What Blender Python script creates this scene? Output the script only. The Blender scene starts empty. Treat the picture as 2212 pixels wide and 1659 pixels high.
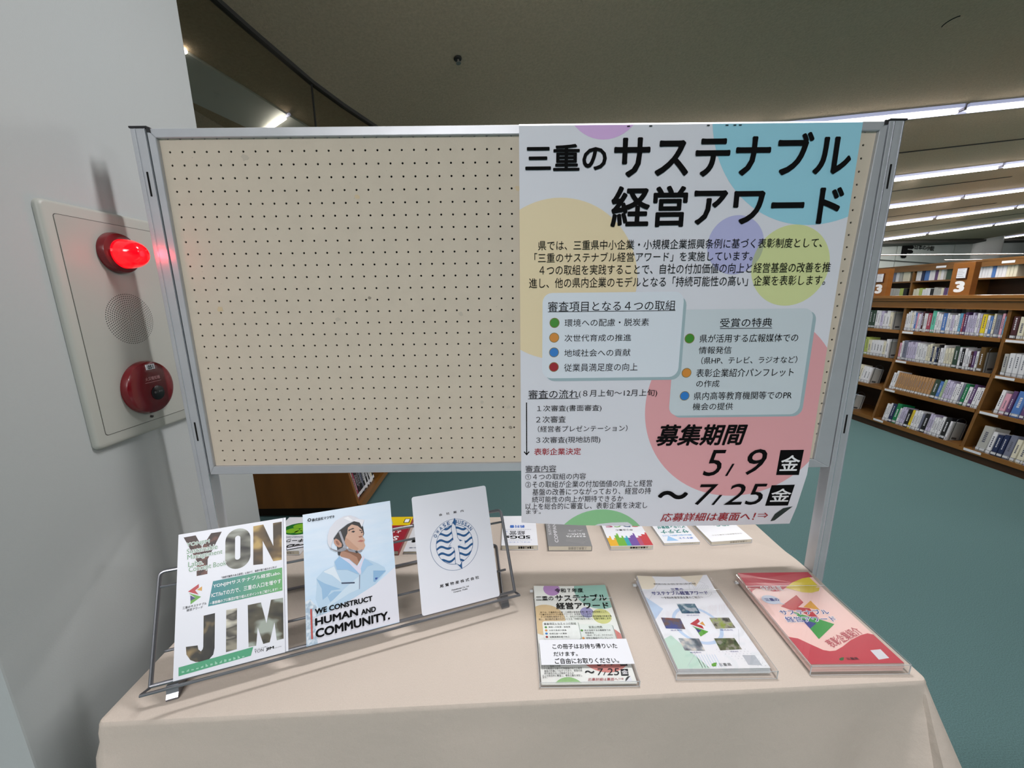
# Library display table with a pegboard screen, poster, brochure rack and bookcases behind.
import bpy, bmesh, math, random
from mathutils import Vector, Matrix, Euler
sc = bpy.context.scene
COL = sc.collection
R = math.radians

# ------------------------------------------------------------------ camera
CX, CY, CZ = 0.8329, -1.0688, 1.5367
def _rot(rx, ry, rz):
    return (Matrix.Rotation(rx, 3, 'X') @ Matrix.Rotation(ry, 3, 'Y') @ Matrix.Rotation(rz, 3, 'Z'))
W2C = _rot(0.21227, -0.0046165, -0.0108769) @ Matrix(((1, 0, 0), (0, 0, -1), (0, 1, 0)))
cam_d = bpy.data.cameras.new('camera'); cam = bpy.data.objects.new('camera', cam_d); COL.objects.link(cam)
cam_d.sensor_width = 36; cam_d.lens = 848.15 / 2212 * 36; cam_d.clip_start = 0.02; cam_d.clip_end = 200
cam.matrix_world = Matrix.Translation((CX, CY, CZ)) @ Matrix((W2C[0], -W2C[1], -W2C[2])).transposed().to_4x4()
sc.camera = cam

# ------------------------------------------------------------------ light
wd = bpy.data.worlds.new('world'); sc.world = wd; wd.use_nodes = True
wd.node_tree.nodes['Background'].inputs[0].default_value = (0.80, 0.88, 1.0, 1)
wd.node_tree.nodes['Background'].inputs[1].default_value = 0.16
sc.view_settings.view_transform = 'Standard'; sc.view_settings.look = 'None'
sc.view_settings.exposure = 0.0; sc.view_settings.gamma = 1.0; sc.view_settings.use_curve_mapping = False
CS, CT = 0.1444, -0.16                       # the ceiling slopes: up to the right, down to the back
def ceil_z(x, y): return 3.237 + CS * (x - CX) + CT * (y - CY)
LD = Vector((0.985, 0.123, 0)); LD.normalize()
def lamp(name, x, y, sx, sy, e, col=(1, 0.95, 0.90), dz=0.05, spread=180):
    l = bpy.data.lights.new(name, 'AREA'); l.shape = 'RECTANGLE'; l.size = sx; l.size_y = sy; l.energy = e; l.color = col
    l.spread = R(spread)
    o = bpy.data.objects.new(name, l); COL.objects.link(o)
    o.location = (x, y, ceil_z(x, y) - dz); o.rotation_euler = (0, 0, math.atan2(LD.y, LD.x)); return o
# troughs in view (their tubes glow too) and over the table; unseen fill lamps added behind the photographer
lamp('trough_or_fill_light', 1.30, 0.10, 0.9, 0.10, 44, (1, 0.965, 0.965))
lamp('trough_or_fill_light', 3.6, -0.5, 2.6, 0.12, 10, (1, 0.965, 0.965))
lamp('trough_or_fill_light', -0.6, -3.4, 3.2, 0.12, 105, (1, 0.965, 0.965))  # unseen fill, added to brighten board and poster
lamp('trough_or_fill_light', -0.6, -6.2, 3.6, 0.12, 315, (1, 0.965, 0.965))  # second added fill, farther back for upright faces
lamp('trough_or_fill_light', -0.4, -9.5, 4.0, 0.12, 530, (1, 0.965, 0.965))  # third added fill, farthest behind the camera
lamp('trough_or_fill_light', 7.6, -1.4, 2.4, 0.12, 130, (1, 0.965, 0.965))
lamp('trough_or_fill_light', 3.2, 2.72, 3.4, 0.12, 95)
lamp('trough_or_fill_light', 8.2, 3.35, 4.4, 0.12, 165)
lamp('trough_or_fill_light', 6.8, 4.75, 4.4, 0.12, 165)
lamp('trough_or_fill_light', 9.0, 6.3, 4.4, 0.12, 165)
lamp('trough_or_fill_light', 11.0, 7.9, 4.4, 0.12, 165, (1, 0.95, 0.88))

# ------------------------------------------------------------------ helpers
def srgb(c):
    if isinstance(c, str): c = [int(c[i:i + 2], 16) / 255 for i in (0, 2, 4)]
    return tuple(x / 12.92 if x <= 0.04045 else ((x + 0.055) / 1.055) ** 2.4 for x in c)
_M = {}
def mat(name, c, rough=0.6, metal=0.0, spec=0.5, noise=None, bump=None, emit=None, grain=None, coat=0):
    """plain Principled; noise=(scale, amount), bump=(scale, strength), grain=(scale vector, amount)"""
    if name in _M: return _M[name]
    m = bpy.data.materials.new(name); m.use_nodes = True; nt = m.node_tree; b = nt.nodes['Principled BSDF']
    rgb = (*srgb(c), 1); b.inputs['Base Color'].default_value = rgb
    b.inputs['Roughness'].default_value = rough; b.inputs['Metallic'].default_value = metal
    b.inputs['Specular IOR Level'].default_value = spec; b.inputs['Coat Weight'].default_value = coat
    if noise or bump or grain:
        tc = nt.nodes.new('ShaderNodeTexCoord')
    if noise or grain:
        sp = noise or (grain[0], grain[1])
        n = nt.nodes.new('ShaderNodeTexNoise'); n.inputs['Detail'].default_value = 4
        if grain:
            mp = nt.nodes.new('ShaderNodeMapping'); mp.inputs['Scale'].default_value = grain[0]
            nt.links.new(tc.outputs['Object'], mp.inputs[0]); nt.links.new(mp.outputs[0], n.inputs['Vector']); n.inputs['Scale'].default_value = 1
        else:
            nt.links.new(tc.outputs['Object'], n.inputs['Vector']); n.inputs['Scale'].default_value = sp[0]
        mx = nt.nodes.new('ShaderNodeMixRGB'); mx.blend_type = 'MIX'
        k = sp[1]
        mx.inputs[1].default_value = (*[x * (1 - k) for x in rgb[:3]], 1); mx.inputs[2].default_value = (*[min(1, x * (1 + k)) for x in rgb[:3]], 1)
        mr = nt.nodes.new('ShaderNodeMapRange'); mr.inputs['From Min'].default_value = 0.3; mr.inputs['From Max'].default_value = 0.7
        nt.links.new(n.outputs[0], mr.inputs[0]); nt.links.new(mr.outputs[0], mx.inputs[0]); nt.links.new(mx.outputs[0], b.inputs['Base Color'])
    if bump:
        n2 = nt.nodes.new('ShaderNodeTexNoise'); n2.inputs['Scale'].default_value = bump[0]; n2.inputs['Detail'].default_value = 3
        nt.links.new(tc.outputs['Object'], n2.inputs['Vector'])
        bp = nt.nodes.new('ShaderNodeBump'); bp.inputs['Strength'].default_value = bump[1]; bp.inputs['Distance'].default_value = 0.004
        nt.links.new(n2.outputs[0], bp.inputs['Height']); nt.links.new(bp.outputs[0], b.inputs['Normal'])
    if emit:
        b.inputs['Emission Color'].default_value = (*srgb(emit[0]), 1); b.inputs['Emission Strength'].default_value = emit[1]
    _M[name] = m; return m
def clear_mat(name, tint='f4f8f8', gloss=0.02, ior=1.49):
    """clear plastic or glass sheet: a transparent body with a Fresnel gloss"""
    if name in _M: return _M[name]
    m = bpy.data.materials.new(name); m.use_nodes = True; nt = m.node_tree; nt.nodes.clear()
    out = nt.nodes.new('ShaderNodeOutputMaterial'); t = nt.nodes.new('ShaderNodeBsdfTransparent'); g = nt.nodes.new('ShaderNodeBsdfGlossy')
    lw = nt.nodes.new('ShaderNodeLayerWeight'); lw.inputs[0].default_value = 0.5; pw = nt.nodes.new('ShaderNodeMath'); pw.operation = 'POWER'; pw.inputs[1].default_value = 4.5
    ma = nt.nodes.new('ShaderNodeMath'); ma.operation = 'MULTIPLY_ADD'; ma.inputs[1].default_value = 0.9; ma.inputs[2].default_value = ((ior - 1) / (ior + 1)) ** 2; mx = nt.nodes.new('ShaderNodeMixShader')
    t.inputs[0].default_value = (*srgb(tint), 1); g.inputs['Roughness'].default_value = gloss
    nt.links.new(lw.outputs['Facing'], pw.inputs[0]); nt.links.new(pw.outputs[0], ma.inputs[0]); nt.links.new(ma.outputs[0], mx.inputs[0])
    nt.links.new(t.outputs[0], mx.inputs[1]); nt.links.new(g.outputs[0], mx.inputs[2]); nt.links.new(mx.outputs[0], out.inputs[0])
    _M[name] = m; return m
def print_mat(name, c1, c2, scale=30, c3=None, rough=0.45, stretch=(1, 1, 1)):
    """a printed picture too small to read: mottled ink in two or three colours"""
    if name in _M: return _M[name]
    m = bpy.data.materials.new(name); m.use_nodes = True; nt = m.node_tree; b = nt.nodes['Principled BSDF']; b.inputs['Roughness'].default_value = rough
    tc = nt.nodes.new('ShaderNodeTexCoord'); n = nt.nodes.new('ShaderNodeTexNoise'); n.inputs['Scale'].default_value = scale; n.inputs['Detail'].default_value = 2
    mp = nt.nodes.new('ShaderNodeMapping'); mp.inputs['Scale'].default_value = stretch
    nt.links.new(tc.outputs['Object'], mp.inputs[0]); nt.links.new(mp.outputs[0], n.inputs['Vector'])
    r = nt.nodes.new('ShaderNodeValToRGB'); r.color_ramp.elements[0].position = 0.38; r.color_ramp.elements[1].position = 0.62
    r.color_ramp.elements[0].color = (*srgb(c1), 1); r.color_ramp.elements[1].color = (*srgb(c2), 1)
    if c3: e = r.color_ramp.elements.new(0.52); e.color = (*srgb(c3), 1)
    nt.links.new(n.outputs[0], r.inputs[0]); nt.links.new(r.outputs[0], b.inputs['Base Color']); _M[name] = m; return m
def ramp_mat(name, axis, a, b_, ca, cb, rough=0.4, noise=None):
    """printed colour gradient along one object axis from a to b_"""
    if name in _M: return _M[name]
    m = bpy.data.materials.new(name); m.use_nodes = True; nt = m.node_tree; b = nt.nodes['Principled BSDF']; b.inputs['Roughness'].default_value = rough
    tc = nt.nodes.new('ShaderNodeTexCoord'); s = nt.nodes.new('ShaderNodeSeparateXYZ'); mr = nt.nodes.new('ShaderNodeMapRange')
    mr.inputs['From Min'].default_value = a; mr.inputs['From Max'].default_value = b_
    mx = nt.nodes.new('ShaderNodeMixRGB'); mx.inputs[1].default_value = (*srgb(ca), 1); mx.inputs[2].default_value = (*srgb(cb), 1)
    nt.links.new(tc.outputs['Object'], s.inputs[0]); nt.links.new(s.outputs[axis], mr.inputs[0])
    if noise:
        n = nt.nodes.new('ShaderNodeTexNoise'); n.inputs['Scale'].default_value = 1; n.inputs['Detail'].default_value = 4
        mp = nt.nodes.new('ShaderNodeMapping'); mp.inputs['Scale'].default_value = noise[0]
        nt.links.new(tc.outputs['Object'], mp.inputs[0]); nt.links.new(mp.outputs[0], n.inputs['Vector'])
        ad = nt.nodes.new('ShaderNodeMath'); ad.operation = 'MULTIPLY_ADD'; ad.inputs[1].default_value = noise[1]; nt.links.new(n.outputs[0], ad.inputs[0]); nt.links.new(mr.outputs[0], ad.inputs[2])
        sb = nt.nodes.new('ShaderNodeMath'); sb.operation = 'SUBTRACT'; sb.use_clamp = True; sb.inputs[1].default_value = noise[1] / 2; nt.links.new(ad.outputs[0], sb.inputs[0]); nt.links.new(sb.outputs[0], mx.inputs[0])
    else: nt.links.new(mr.outputs[0], mx.inputs[0])
    nt.links.new(mx.outputs[0], b.inputs['Base Color']); _M[name] = m; return m

def tag(o, label=None, cat=None, group=None, kind=None):
    if label: o['label'] = label
    if cat: o['category'] = cat
    if group: o['group'] = group
    if kind: o['kind'] = kind
    return o
def empty(name, loc=(0, 0, 0), rot=(0, 0, 0), label=None, cat=None, group=None):
    o = bpy.data.objects.new(name, None); COL.objects.link(o); o.location = loc; o.rotation_euler = rot; o.empty_display_size = 0.05
    return tag(o, label, cat, group)
def link(name, me, m, parent=None, smooth=False):
    o = bpy.data.objects.new(name, me); COL.objects.link(o)
    if m is not None:
        me.materials.clear()
        for x in (m if isinstance(m, (list, tuple)) else [m]): me.materials.append(x)
    if smooth:
        for p in me.polygons: p.use_smooth = True
        try: me.set_sharp_from_angle(angle=R(35))
        except Exception: pass
    if parent is not None: o.parent = parent
    return o
def fin(name, bm, m, parent=None, smooth=False):
    me = bpy.data.meshes.new(name); bmesh.ops.recalc_face_normals(bm, faces=bm.faces[:]); bm.to_mesh(me); bm.free()
    return link(name, me, m, parent, smooth)
def bxm(bm, x0, x1, y0, y1, z0, z1, mi=0, bev=0):
    r = bmesh.ops.create_cube(bm, size=1)
    for v in r['verts']: v.co = Vector((x0 if v.co.x < 0 else x1, y0 if v.co.y < 0 else y1, z0 if v.co.z < 0 else z1))
    fs = {f for v in r['verts'] for f in v.link_faces}
    for f in fs: f.material_index = mi
    if bev: bmesh.ops.bevel(bm, geom=list({e for f in fs for e in f.edges}), offset=bev, segments=2, affect='EDGES', profile=0.7)
    return r['verts']
def box(name, x0, x1, y0, y1, z0, z1, m, parent=None, bev=0):
    bm = bmesh.new(); bxm(bm, x0, x1, y0, y1, z0, z1, 0, bev); return fin(name, bm, m, parent)
def tube(bm, pts, r, seg=10, closed=False):
    """swept round bar along a polyline"""
    pts = [Vector(p) for p in pts]; n = len(pts); rings = []
    for i, p in enumerate(pts):
        if closed: d = (pts[(i + 1) % n] - pts[i - 1])
        else: d = (pts[min(i + 1, n - 1)] - pts[max(i - 1, 0)])
        d.normalize(); u = d.orthogonal()
        if rings: u = (rings[-1][1] - d * rings[-1][1].dot(d))
        u.normalize(); v = d.cross(u)
        sc_ = 1.0
        if 0 < i < n - 1 or closed:
            a = (pts[i] - pts[i - 1]).normalized(); sc_ = 1 / max(0.6, abs(a.dot(d)))
        rings.append(([bm.verts.new(p + (u * math.cos(t) + v * math.sin(t)) * r * (1 if sc_ < 1.01 else 1.0)) for t in [2 * math.pi * k / seg for k in range(seg)]], u))
    for i in range(n if closed else n - 1):
        a, b = rings[i][0], rings[(i + 1) % n][0]
        for k in range(seg): bm.faces.new((a[k], a[(k + 1) % seg], b[(k + 1) % seg], b[k]))
    if not closed: bm.faces.new(rings[0][0][::-1]); bm.faces.new(rings[-1][0])
def fillet(pts, r, n=4):
    """round the inner corners of a polyline"""
    pts = [Vector(p) for p in pts]; out = [pts[0]]
    for i in range(1, len(pts) - 1):
        a, b, c = pts[i - 1], pts[i], pts[i + 1]; p0 = b + (a - b).normalized() * r; p1 = b + (c - b).normalized() * r
        for k in range(n + 1):
            t = k / n; out.append(p0 * (1 - t) ** 2 + b * 2 * t * (1 - t) + p1 * t * t)
    out.append(pts[-1]); return out
def lathe(bm, prof, axis='x', c=(0, 0, 0), seg=40):
    """prof: (radius, height) list; axis the turning axis"""
    rings = []
    for r, h in prof:
        ring = []
        for k in range(seg):
            a = 2 * math.pi * k / seg; p = {'x': (h, r * math.cos(a), r * math.sin(a)), 'z': (r * math.cos(a), r * math.sin(a), h), 'y': (r * math.cos(a), h, r * math.sin(a))}[axis]
            ring.append(bm.verts.new(Vector(c) + Vector(p)))
        rings.append(ring)
    for a, b in zip(rings, rings[1:]):
        for k in range(seg): bm.faces.new((a[k], a[(k + 1) % seg], b[(k + 1) % seg], b[k]))
    bm.faces.new(rings[0]); bm.faces.new(rings[-1])
def prism(bm, poly, d, f):
    """poly in 2D pushed by depth d; f(s, t, h) -> point"""
    a = [bm.verts.new(f(s, t, 0)) for s, t in poly]; b = [bm.verts.new(f(s, t, d)) for s, t in poly]
    bm.faces.new(a); bm.faces.new(b[::-1]); n = len(a)
    for i in range(n): bm.faces.new((a[i], a[(i + 1) % n], b[(i + 1) % n], b[i]))

# ---- flat print: 2D shapes laid on a surface fn(s, t, layer) ------------------------------------
LAY = 0.00012
def circle(cx, cy, r, n=64, a0=0, a1=2 * math.pi): return [(cx + r * math.cos(a0 + (a1 - a0) * k / n), cy + r * math.sin(a0 + (a1 - a0) * k / n)) for k in range(n)]
def rrect(x0, y0, x1, y1, r, n=5):
    out = []
    for cx, cy, a in ((x1 - r, y1 - r, 0), (x0 + r, y1 - r, 90), (x0 + r, y0 + r, 180), (x1 - r, y0 + r, 270)):
        for k in range(n + 1): out.append((cx + r * math.cos(R(a + 90 * k / n)), cy + r * math.sin(R(a + 90 * k / n))))
    return out
def clip(poly, win):
    """Sutherland-Hodgman against a convex window given counter-clockwise"""
    out = list(poly)
    for i in range(len(win)):
        (ax, ay), (bx, by) = win[i], win[(i + 1) % len(win)]; src, out = out, []
        ins = lambda p: (bx - ax) * (p[1] - ay) - (by - ay) * (p[0] - ax) >= -1e-9
        for k in range(len(src)):
            p, q = src[k - 1], src[k]
            if ins(p) != ins(q):
                d1 = (bx - ax) * (p[1] - ay) - (by - ay) * (p[0] - ax); d2 = (bx - ax) * (q[1] - ay) - (by - ay) * (q[0] - ax); t = d1 / (d1 - d2)
                out.append((p[0] + (q[0] - p[0]) * t, p[1] + (q[1] - p[1]) * t))
            if ins(q): out.append(q)
        if not out: return []
    return out
_T = {}
def glyphs(s, bold=0):
    if (s, bold) in _T: return _T[(s, bold)]
    c = bpy.data.curves.new('t', 'FONT'); c.body = s; c.size = 1; c.resolution_u = 3; c.offset = bold
    o = bpy.data.objects.new('t', c); COL.objects.link(o); bpy.context.view_layer.update()
    me = bpy.data.meshes.new_from_object(o.evaluated_get(bpy.context.evaluated_depsgraph_get()))
    vs = [(v.co.x, v.co.y) for v in me.vertices]; fs = [tuple(p.vertices) for p in me.polygons]
    bpy.data.objects.remove(o); bpy.data.curves.remove(c); bpy.data.meshes.remove(me)
    _T[(s, bold)] = (vs, fs); return vs, fs
class Print:
    xcuts = ()
    """collects flat shapes per ink, then lays each ink on the sheet as one mesh"""
    def __init__(s, fn, cuts=()): s.fn, s.cuts, s.d, s.k = fn, cuts, {}, 1
    def _b(s, ink, k): return s.d.setdefault((ink, k), bmesh.new())
    def poly(s, ink, pts, k=1):
        if len(pts) < 3: return
        bm = s._b(ink, k); q = []
        for p in pts:
            if not q or (abs(p[0] - q[-1][0]) + abs(p[1] - q[-1][1])) > 1e-7: q.append(p)
        if len(q) > 2 and abs(q[0][0] - q[-1][0]) + abs(q[0][1] - q[-1][1]) < 1e-7: q.pop()
        if len(q) < 3: return
        try: f = bm.faces.new([bm.verts.new((x, y, 0)) for x, y in q])
        except ValueError: return
        f.normal_update(); bmesh.ops.triangulate(bm, faces=[f])
    def ring(s, ink, cx, cy, r0, r1, k=1, n=64, a0=0, a1=2 * math.pi):
        A = circle(cx, cy, r0, n, a0, a1); B = circle(cx, cy, r1, n, a0, a1); bm = s._b(ink, k)
        a = [bm.verts.new((*p, 0)) for p in A]; b = [bm.verts.new((*p, 0)) for p in B]
        for i in range(n): bm.faces.new((a[i], b[i], b[(i + 1) % n], a[(i + 1) % n]))
    def text(s, ink, t, x0, x1, y0, y1, k=4, bold=0, shear=0, rot=0, under=False):
        vs, fs = glyphs(t)
        if shear: vs = [(x + y * shear, y) for x, y in vs]
        if not vs: return
        mx, Mx = min(v[0] for v in vs), max(v[0] for v in vs); my, My = min(v[1] for v in vs), max(v[1] for v in vs)
        bm = s._b(ink, k); em = (y1 - y0) / max(1e-6, My - my); emx = (x1 - x0) / max(1e-6, Mx - mx); w = max(0, bold - 0.004) * 1.35
        if not under: x0, x1, y0, y1 = x0 + w * emx * .6, x1 - w * emx * .6, y0 + w * em * .6, y1 - w * em * .6     # a heavy stroke: the glyph laid down again all round itself
        offs = [(0, 0)] if w < 0.002 else [(w * math.cos(a), w * math.sin(a)) for a in [i * math.pi / (4 if w > 0.012 else 2) + 0.4 for i in range(8 if w > 0.012 else 4)]]
        cxx, cyy = (x0 + x1) / 2, (y0 + y1) / 2; ca, sa = math.cos(rot), math.sin(rot)
        for ci, (ox, oy) in enumerate(offs):
            V = []
            for x, y in vs:
                X = x0 + (x - mx) / (Mx - mx) * (x1 - x0) + ox * emx; Y = y0 + (y - my) / max(1e-6, My - my) * (y1 - y0) + oy * em
                if rot: X, Y = cxx + (X - cxx) * ca - (Y - cyy) * sa, cyy + (X - cxx) * sa + (Y - cyy) * ca
                V.append(bm.verts.new((X, Y, ci * 1.3e-5)))
            for f in fs:
                try: bm.faces.new([V[i] for i in f])
                except ValueError: pass
    def lay(s, parent, inks, names=None, shadow=True):
        out = []
        for (ink, k), bm in sorted(s.d.items(), key=lambda kv: (kv[0][1], kv[0][0])):
            for c in s.cuts:
                bmesh.ops.bisect_plane(bm, geom=bm.verts[:] + bm.edges[:] + bm.faces[:], plane_co=(0, c, 0), plane_no=(0, 1, 0))
            for c in s.xcuts:
                bmesh.ops.bisect_plane(bm, geom=bm.verts[:] + bm.edges[:] + bm.faces[:], plane_co=(c, 0, 0), plane_no=(1, 0, 0))
            for v in bm.verts: v.co = s.fn(v.co.x, v.co.y, k * LAY + v.co.z)
            me = bpy.data.meshes.new('print'); bm.to_mesh(me); bm.free()
            nm = (names or {}).get(ink, 'printed_' + ink); o = link(nm, me, inks[ink], parent); out.append(o)
            if parent is not None and any(q in nm for q in ('lettering', 'pattern', 'print', 'doodle', 'scuff', 'tape', 'stamp', 'emblem', 'photo', 'mark', 'bullet', 'wave')): o['kind'] = 'stuff'
        s.d = {}; return out

INK = {'black': mat('ink_black', '060608', 0.8, spec=0.15), 'white': mat('ink_white', 'eef0f4', 0.5), 'red': mat('ink_red', 'a01c2a', 0.5),
       'green': mat('ink_green', '3f8f2b', 0.5), 'orange': mat('ink_orange', 'd98f3a', 0.5), 'blue': mat('ink_blue', '2f7fd0', 0.5),
       'navy': mat('ink_navy', '1c3f6e', 0.5), 'grey': mat('ink_grey', '6a6c72', 0.5), 'gold': mat('ink_gold', '8a7a4a', 0.5)}

# ---- measured layout of the printed matter (metres on each sheet)
POSTER_TEXT = [('三重の', 0.8743, 1.0728, 1.8448, 1.9034, 'B'), ('サステナブル', 1.0914, 1.6725, 1.8287, 1.9243, 'B'), ('経営アワード', 1.0892, 1.6688, 1.7123, 1.8074, 'B'), ('県では、三重県中小企業・小規模企業振興条例に基づく表彰制度として、', 0.9058, 1.633, 1.6584, 1.6821, ''), ('「三重のサステナブル経営アワード」を実施しています。', 0.8964, 1.4581, 1.6281, 1.652, ''), ('４つの取組を実践することで、自社の付加価値の向上と経営基盤の改善を推', 0.9095, 1.664, 1.5969, 1.622, ''), ('進し、他の県内企業のモデルとなる「持続可能性の高い」企業を表彰します。', 0.8825, 1.6559, 1.5645, 1.5903, ''), ('審査項目となる４つの取組', 0.932, 1.2686, 1.5038, 1.5299, ''), ('環境への配慮・脱炭素', 0.9769, 1.2016, 1.4639, 1.4838, ''), ('次世代育成の推進', 0.9776, 1.1564, 1.4239, 1.4428, ''), ('地域社会への貢献', 0.9774, 1.1562, 1.383, 1.4031, ''), ('従業員満足度の向上', 0.9776, 1.1781, 1.3423, 1.3641, ''), ('受賞の特典', 1.3915, 1.5305, 1.4575, 1.4814, ''), ('県が活用する広報媒体での', 1.3406, 1.6058, 1.417, 1.4391, ''), ('情報発信', 1.3412, 1.4298, 1.3867, 1.4067, ''), ('（県HP、テレビ、ラジオなど）', 1.3505, 1.6115, 1.3584, 1.3783, ''), ('表彰企業紹介パンフレット', 1.3399, 1.6068, 1.3222, 1.3456, ''), ('の作成', 1.3426, 1.4065, 1.2941, 1.314, ''), ('県内高等教育機関等でのPR', 1.3389, 1.6111, 1.2579, 1.2806, ''), ('機会の提供', 1.3383, 1.4503, 1.2284, 1.2492, ''), ('審査の流れ', 0.88, 1.0188, 1.2676, 1.2918, ''), ('(８月上旬～12月上旬)', 1.02, 1.2366, 1.268, 1.2905, ''), ('１次審査(書面審査)', 0.9045, 1.0838, 1.2274, 1.2477, ''), ('２次審査', 0.9017, 0.9848, 1.1967, 1.2165, ''), ('（経営者プレゼンテーション）', 0.9067, 1.1593, 1.1692, 1.1878, ''), ('３次審査(現地訪問)', 0.9018, 1.0839, 1.1337, 1.1553, ''), ('表彰企業決定', 0.8964, 1.0297, 1.1004, 1.1213, 'RB'), ('審査内容', 0.8711, 0.9599, 1.0496, 1.0691, ''), ('①４つの取組の内容', 0.871, 1.0462, 1.0243, 1.0435, ''), ('②その取組が企業の付加価値の向上と経営', 0.8709, 1.2398, 0.999, 1.0203, ''), ('基盤の改善につながっており、経営の持', 0.8914, 1.2379, 0.9751, 0.9961, ''), ('続可能性の向上が期待できるか', 0.8901, 1.1582, 0.9522, 0.9719, ''), ('以上を総合的に審査し、表彰企業を決定し', 0.8706, 1.23, 0.9295, 0.9504, ''), ('ます。', 0.8727, 0.9161, 0.9154, 0.9278, ''), ('募集期間', 1.2426, 1.4985, 1.1241, 1.1872, 'BI'), ('5', 1.3846, 1.446, 1.0297, 1.1098, 'I'), ('/', 1.4503, 1.4738, 1.0292, 1.067, 'I'), ('9', 1.5084, 1.5644, 1.0314, 1.111, 'I'), ('～', 1.2602, 1.3464, 0.9583, 0.9836, ''), ('7', 1.37, 1.4338, 0.9381, 1.0037, 'I'), ('/', 1.4191, 1.4485, 0.9376, 0.9693, 'I'), ('25', 1.4553, 1.5771, 0.9365, 1.0041, 'I'), ('応募詳細は裏面へ！', 1.2715, 1.5555, 0.885, 0.9125, 'RBI'), ('金', 1.6064, 1.6624, 1.0429, 1.0905, 'W'), ('金', 1.5913, 1.6509, 0.9455, 0.9869, 'W')]
POSTER_BOX = [[(1.5994, 1.0297), (1.6657, 1.0288), (1.6693, 1.1066), (1.602, 1.1065)], [(1.5796, 0.9319), (1.647, 0.9319), (1.6584, 0.9985), (1.5908, 0.9975)]]
UNDER = [[(0.9321, 1.5031), (1.2696, 1.502)], [(1.3931, 1.4543), (1.5324, 1.4541)], [(0.8792, 1.2664), (1.0192, 1.2655)], [(0.871, 1.0479), (0.9601, 1.0476)]]
ARROW = [(0.8751, 1.2563), (0.8746, 1.1002)]
DOTS = [(0.9502, 1.4743, 'g'), (0.9497, 1.4351, 'o'), (0.9497, 1.3954, 'b'), (0.9497, 1.3554, 'r'), (1.3136, 1.4288, 'g'), (1.3132, 1.3349, 'o'), (1.3133, 1.27, 'b')]
CARD1 = [(0.9185, 1.5516), (1.285, 1.5425), (1.2902, 1.3234), (0.9207, 1.3269)]
CARD2 = [(1.2917, 1.5043), (1.6324, 1.5006), (1.6395, 1.2118), (1.2725, 1.2154)]
B1_TEXT = [('YONJIM', 0.0157, 0.0596, 0.2657, 0.276, 'g'), ('Sustainable', 0.0168, 0.0754, 0.252, 0.2628, 'g'), ('Management', 0.0183, 0.0855, 0.2363, 0.2496, 'g'), ('Labo.', 0.0204, 0.0489, 0.2233, 0.2342, 'g'), ('Concept Book', 0.0217, 0.0936, 0.209, 0.2232, 'g'), ('「持続可能性のある経営」に向けて、事例や取り組みから学ぶ！', 0.0844, 0.1958, 0.1845, 0.1896, 'k'), ('YONJIMサステナブル経営Labo.', 0.0687, 0.2037, 0.167, 0.1772, 'w'), ('ICT/IoTの力で、三重の人口を増やす', 0.0657, 0.2045, 0.149, 0.1591, 'w'), ('－事務機のプロ集団が取り組んだポイントをご紹介します！－', 0.0627, 0.2054, 0.1347, 0.1412, 'w'), ('三重のサステナブル', 0.0126, 0.0567, 0.1374, 0.1427, 'k'), ('経営アワード', 0.0203, 0.0496, 0.131, 0.1361, 'k'), ('YON', 0.1492, 0.1672, 0.0138, 0.02, 'n'), ('JIM', 0.1718, 0.1875, 0.0124, 0.0192, 'nB'), ('CO.,LTD.', 0.1887, 0.2034, 0.0134, 0.0154, 'n'), ('「働く」を、もっと楽しく', 0.1492, 0.1758, 0.0208, 0.0227, 'k')]
B1_Y = [(0.0099, 0.2892), (0.0326, 0.2896), (0.0457, 0.2618), (0.0627, 0.2889), (0.0835, 0.2884), (0.0569, 0.2326), (0.057, 0.201), (0.0366, 0.2009), (0.0362, 0.2331)]
B1_OBOX = [[(0.091, 0.2477), (0.1416, 0.2403), (0.1156, 0.2892), (0.1161, 0.1999)], [(0.1104, 0.2491), (0.1211, 0.2496), (0.1157, 0.2731), (0.116, 0.2198)]]
B1_N = [(0.1475, 0.2888), (0.1685, 0.2891), (0.1891, 0.2358), (0.189, 0.2887), (0.2079, 0.2889), (0.2065, 0.2007), (0.1886, 0.2012), (0.167, 0.2514), (0.1671, 0.1993), (0.1473, 0.2013)]
B1_J = [(0.0517, 0.1152), (0.073, 0.1156), (0.0733, 0.0448), (0.0711, 0.0326), (0.0637, 0.0253), (0.0519, 0.0235), (0.0391, 0.0267), (0.0295, 0.033), (0.0222, 0.0456), (0.0207, 0.0609), (0.042, 0.0583), (0.0435, 0.0498), (0.0483, 0.0449), (0.0514, 0.0482), (0.0524, 0.0526)]
B1_I = [(0.0943, 0.1164), (0.1152, 0.1158), (0.1152, 0.0314), (0.0947, 0.0309)]
B1_M = [(0.1362, 0.117), (0.1625, 0.1166), (0.1732, 0.0697), (0.1828, 0.1174), (0.2078, 0.1162), (0.2075, 0.029), (0.1936, 0.0289), (0.1894, 0.0681), (0.1794, 0.0289), (0.1666, 0.0286), (0.1558, 0.0654), (0.1527, 0.0287), (0.1378, 0.0297)]
B1_BAND = [(0.0681, 0.1831), (0.2069, 0.1833), (0.2068, 0.1324), (0.0595, 0.1322)]
B1_FOOT = [(0.009, 0.0243), (0.1469, 0.0278), (0.1423, 0.0112), (0.0095, 0.0075)]
B1_LOGO = [[(0.0214, 0.1718), (0.0412, 0.1833), (0.0414, 0.1759), (0.0345, 0.1713), (0.0413, 0.1612)], [(0.0377, 0.1718), (0.0475, 0.177), (0.0473, 0.1677)], [(0.023, 0.1683), (0.0462, 0.1557), (0.0269, 0.1445), (0.0267, 0.1537), (0.0359, 0.1559)], [(0.026, 0.1628), (0.036, 0.1551), (0.0267, 0.1517)]]
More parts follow.
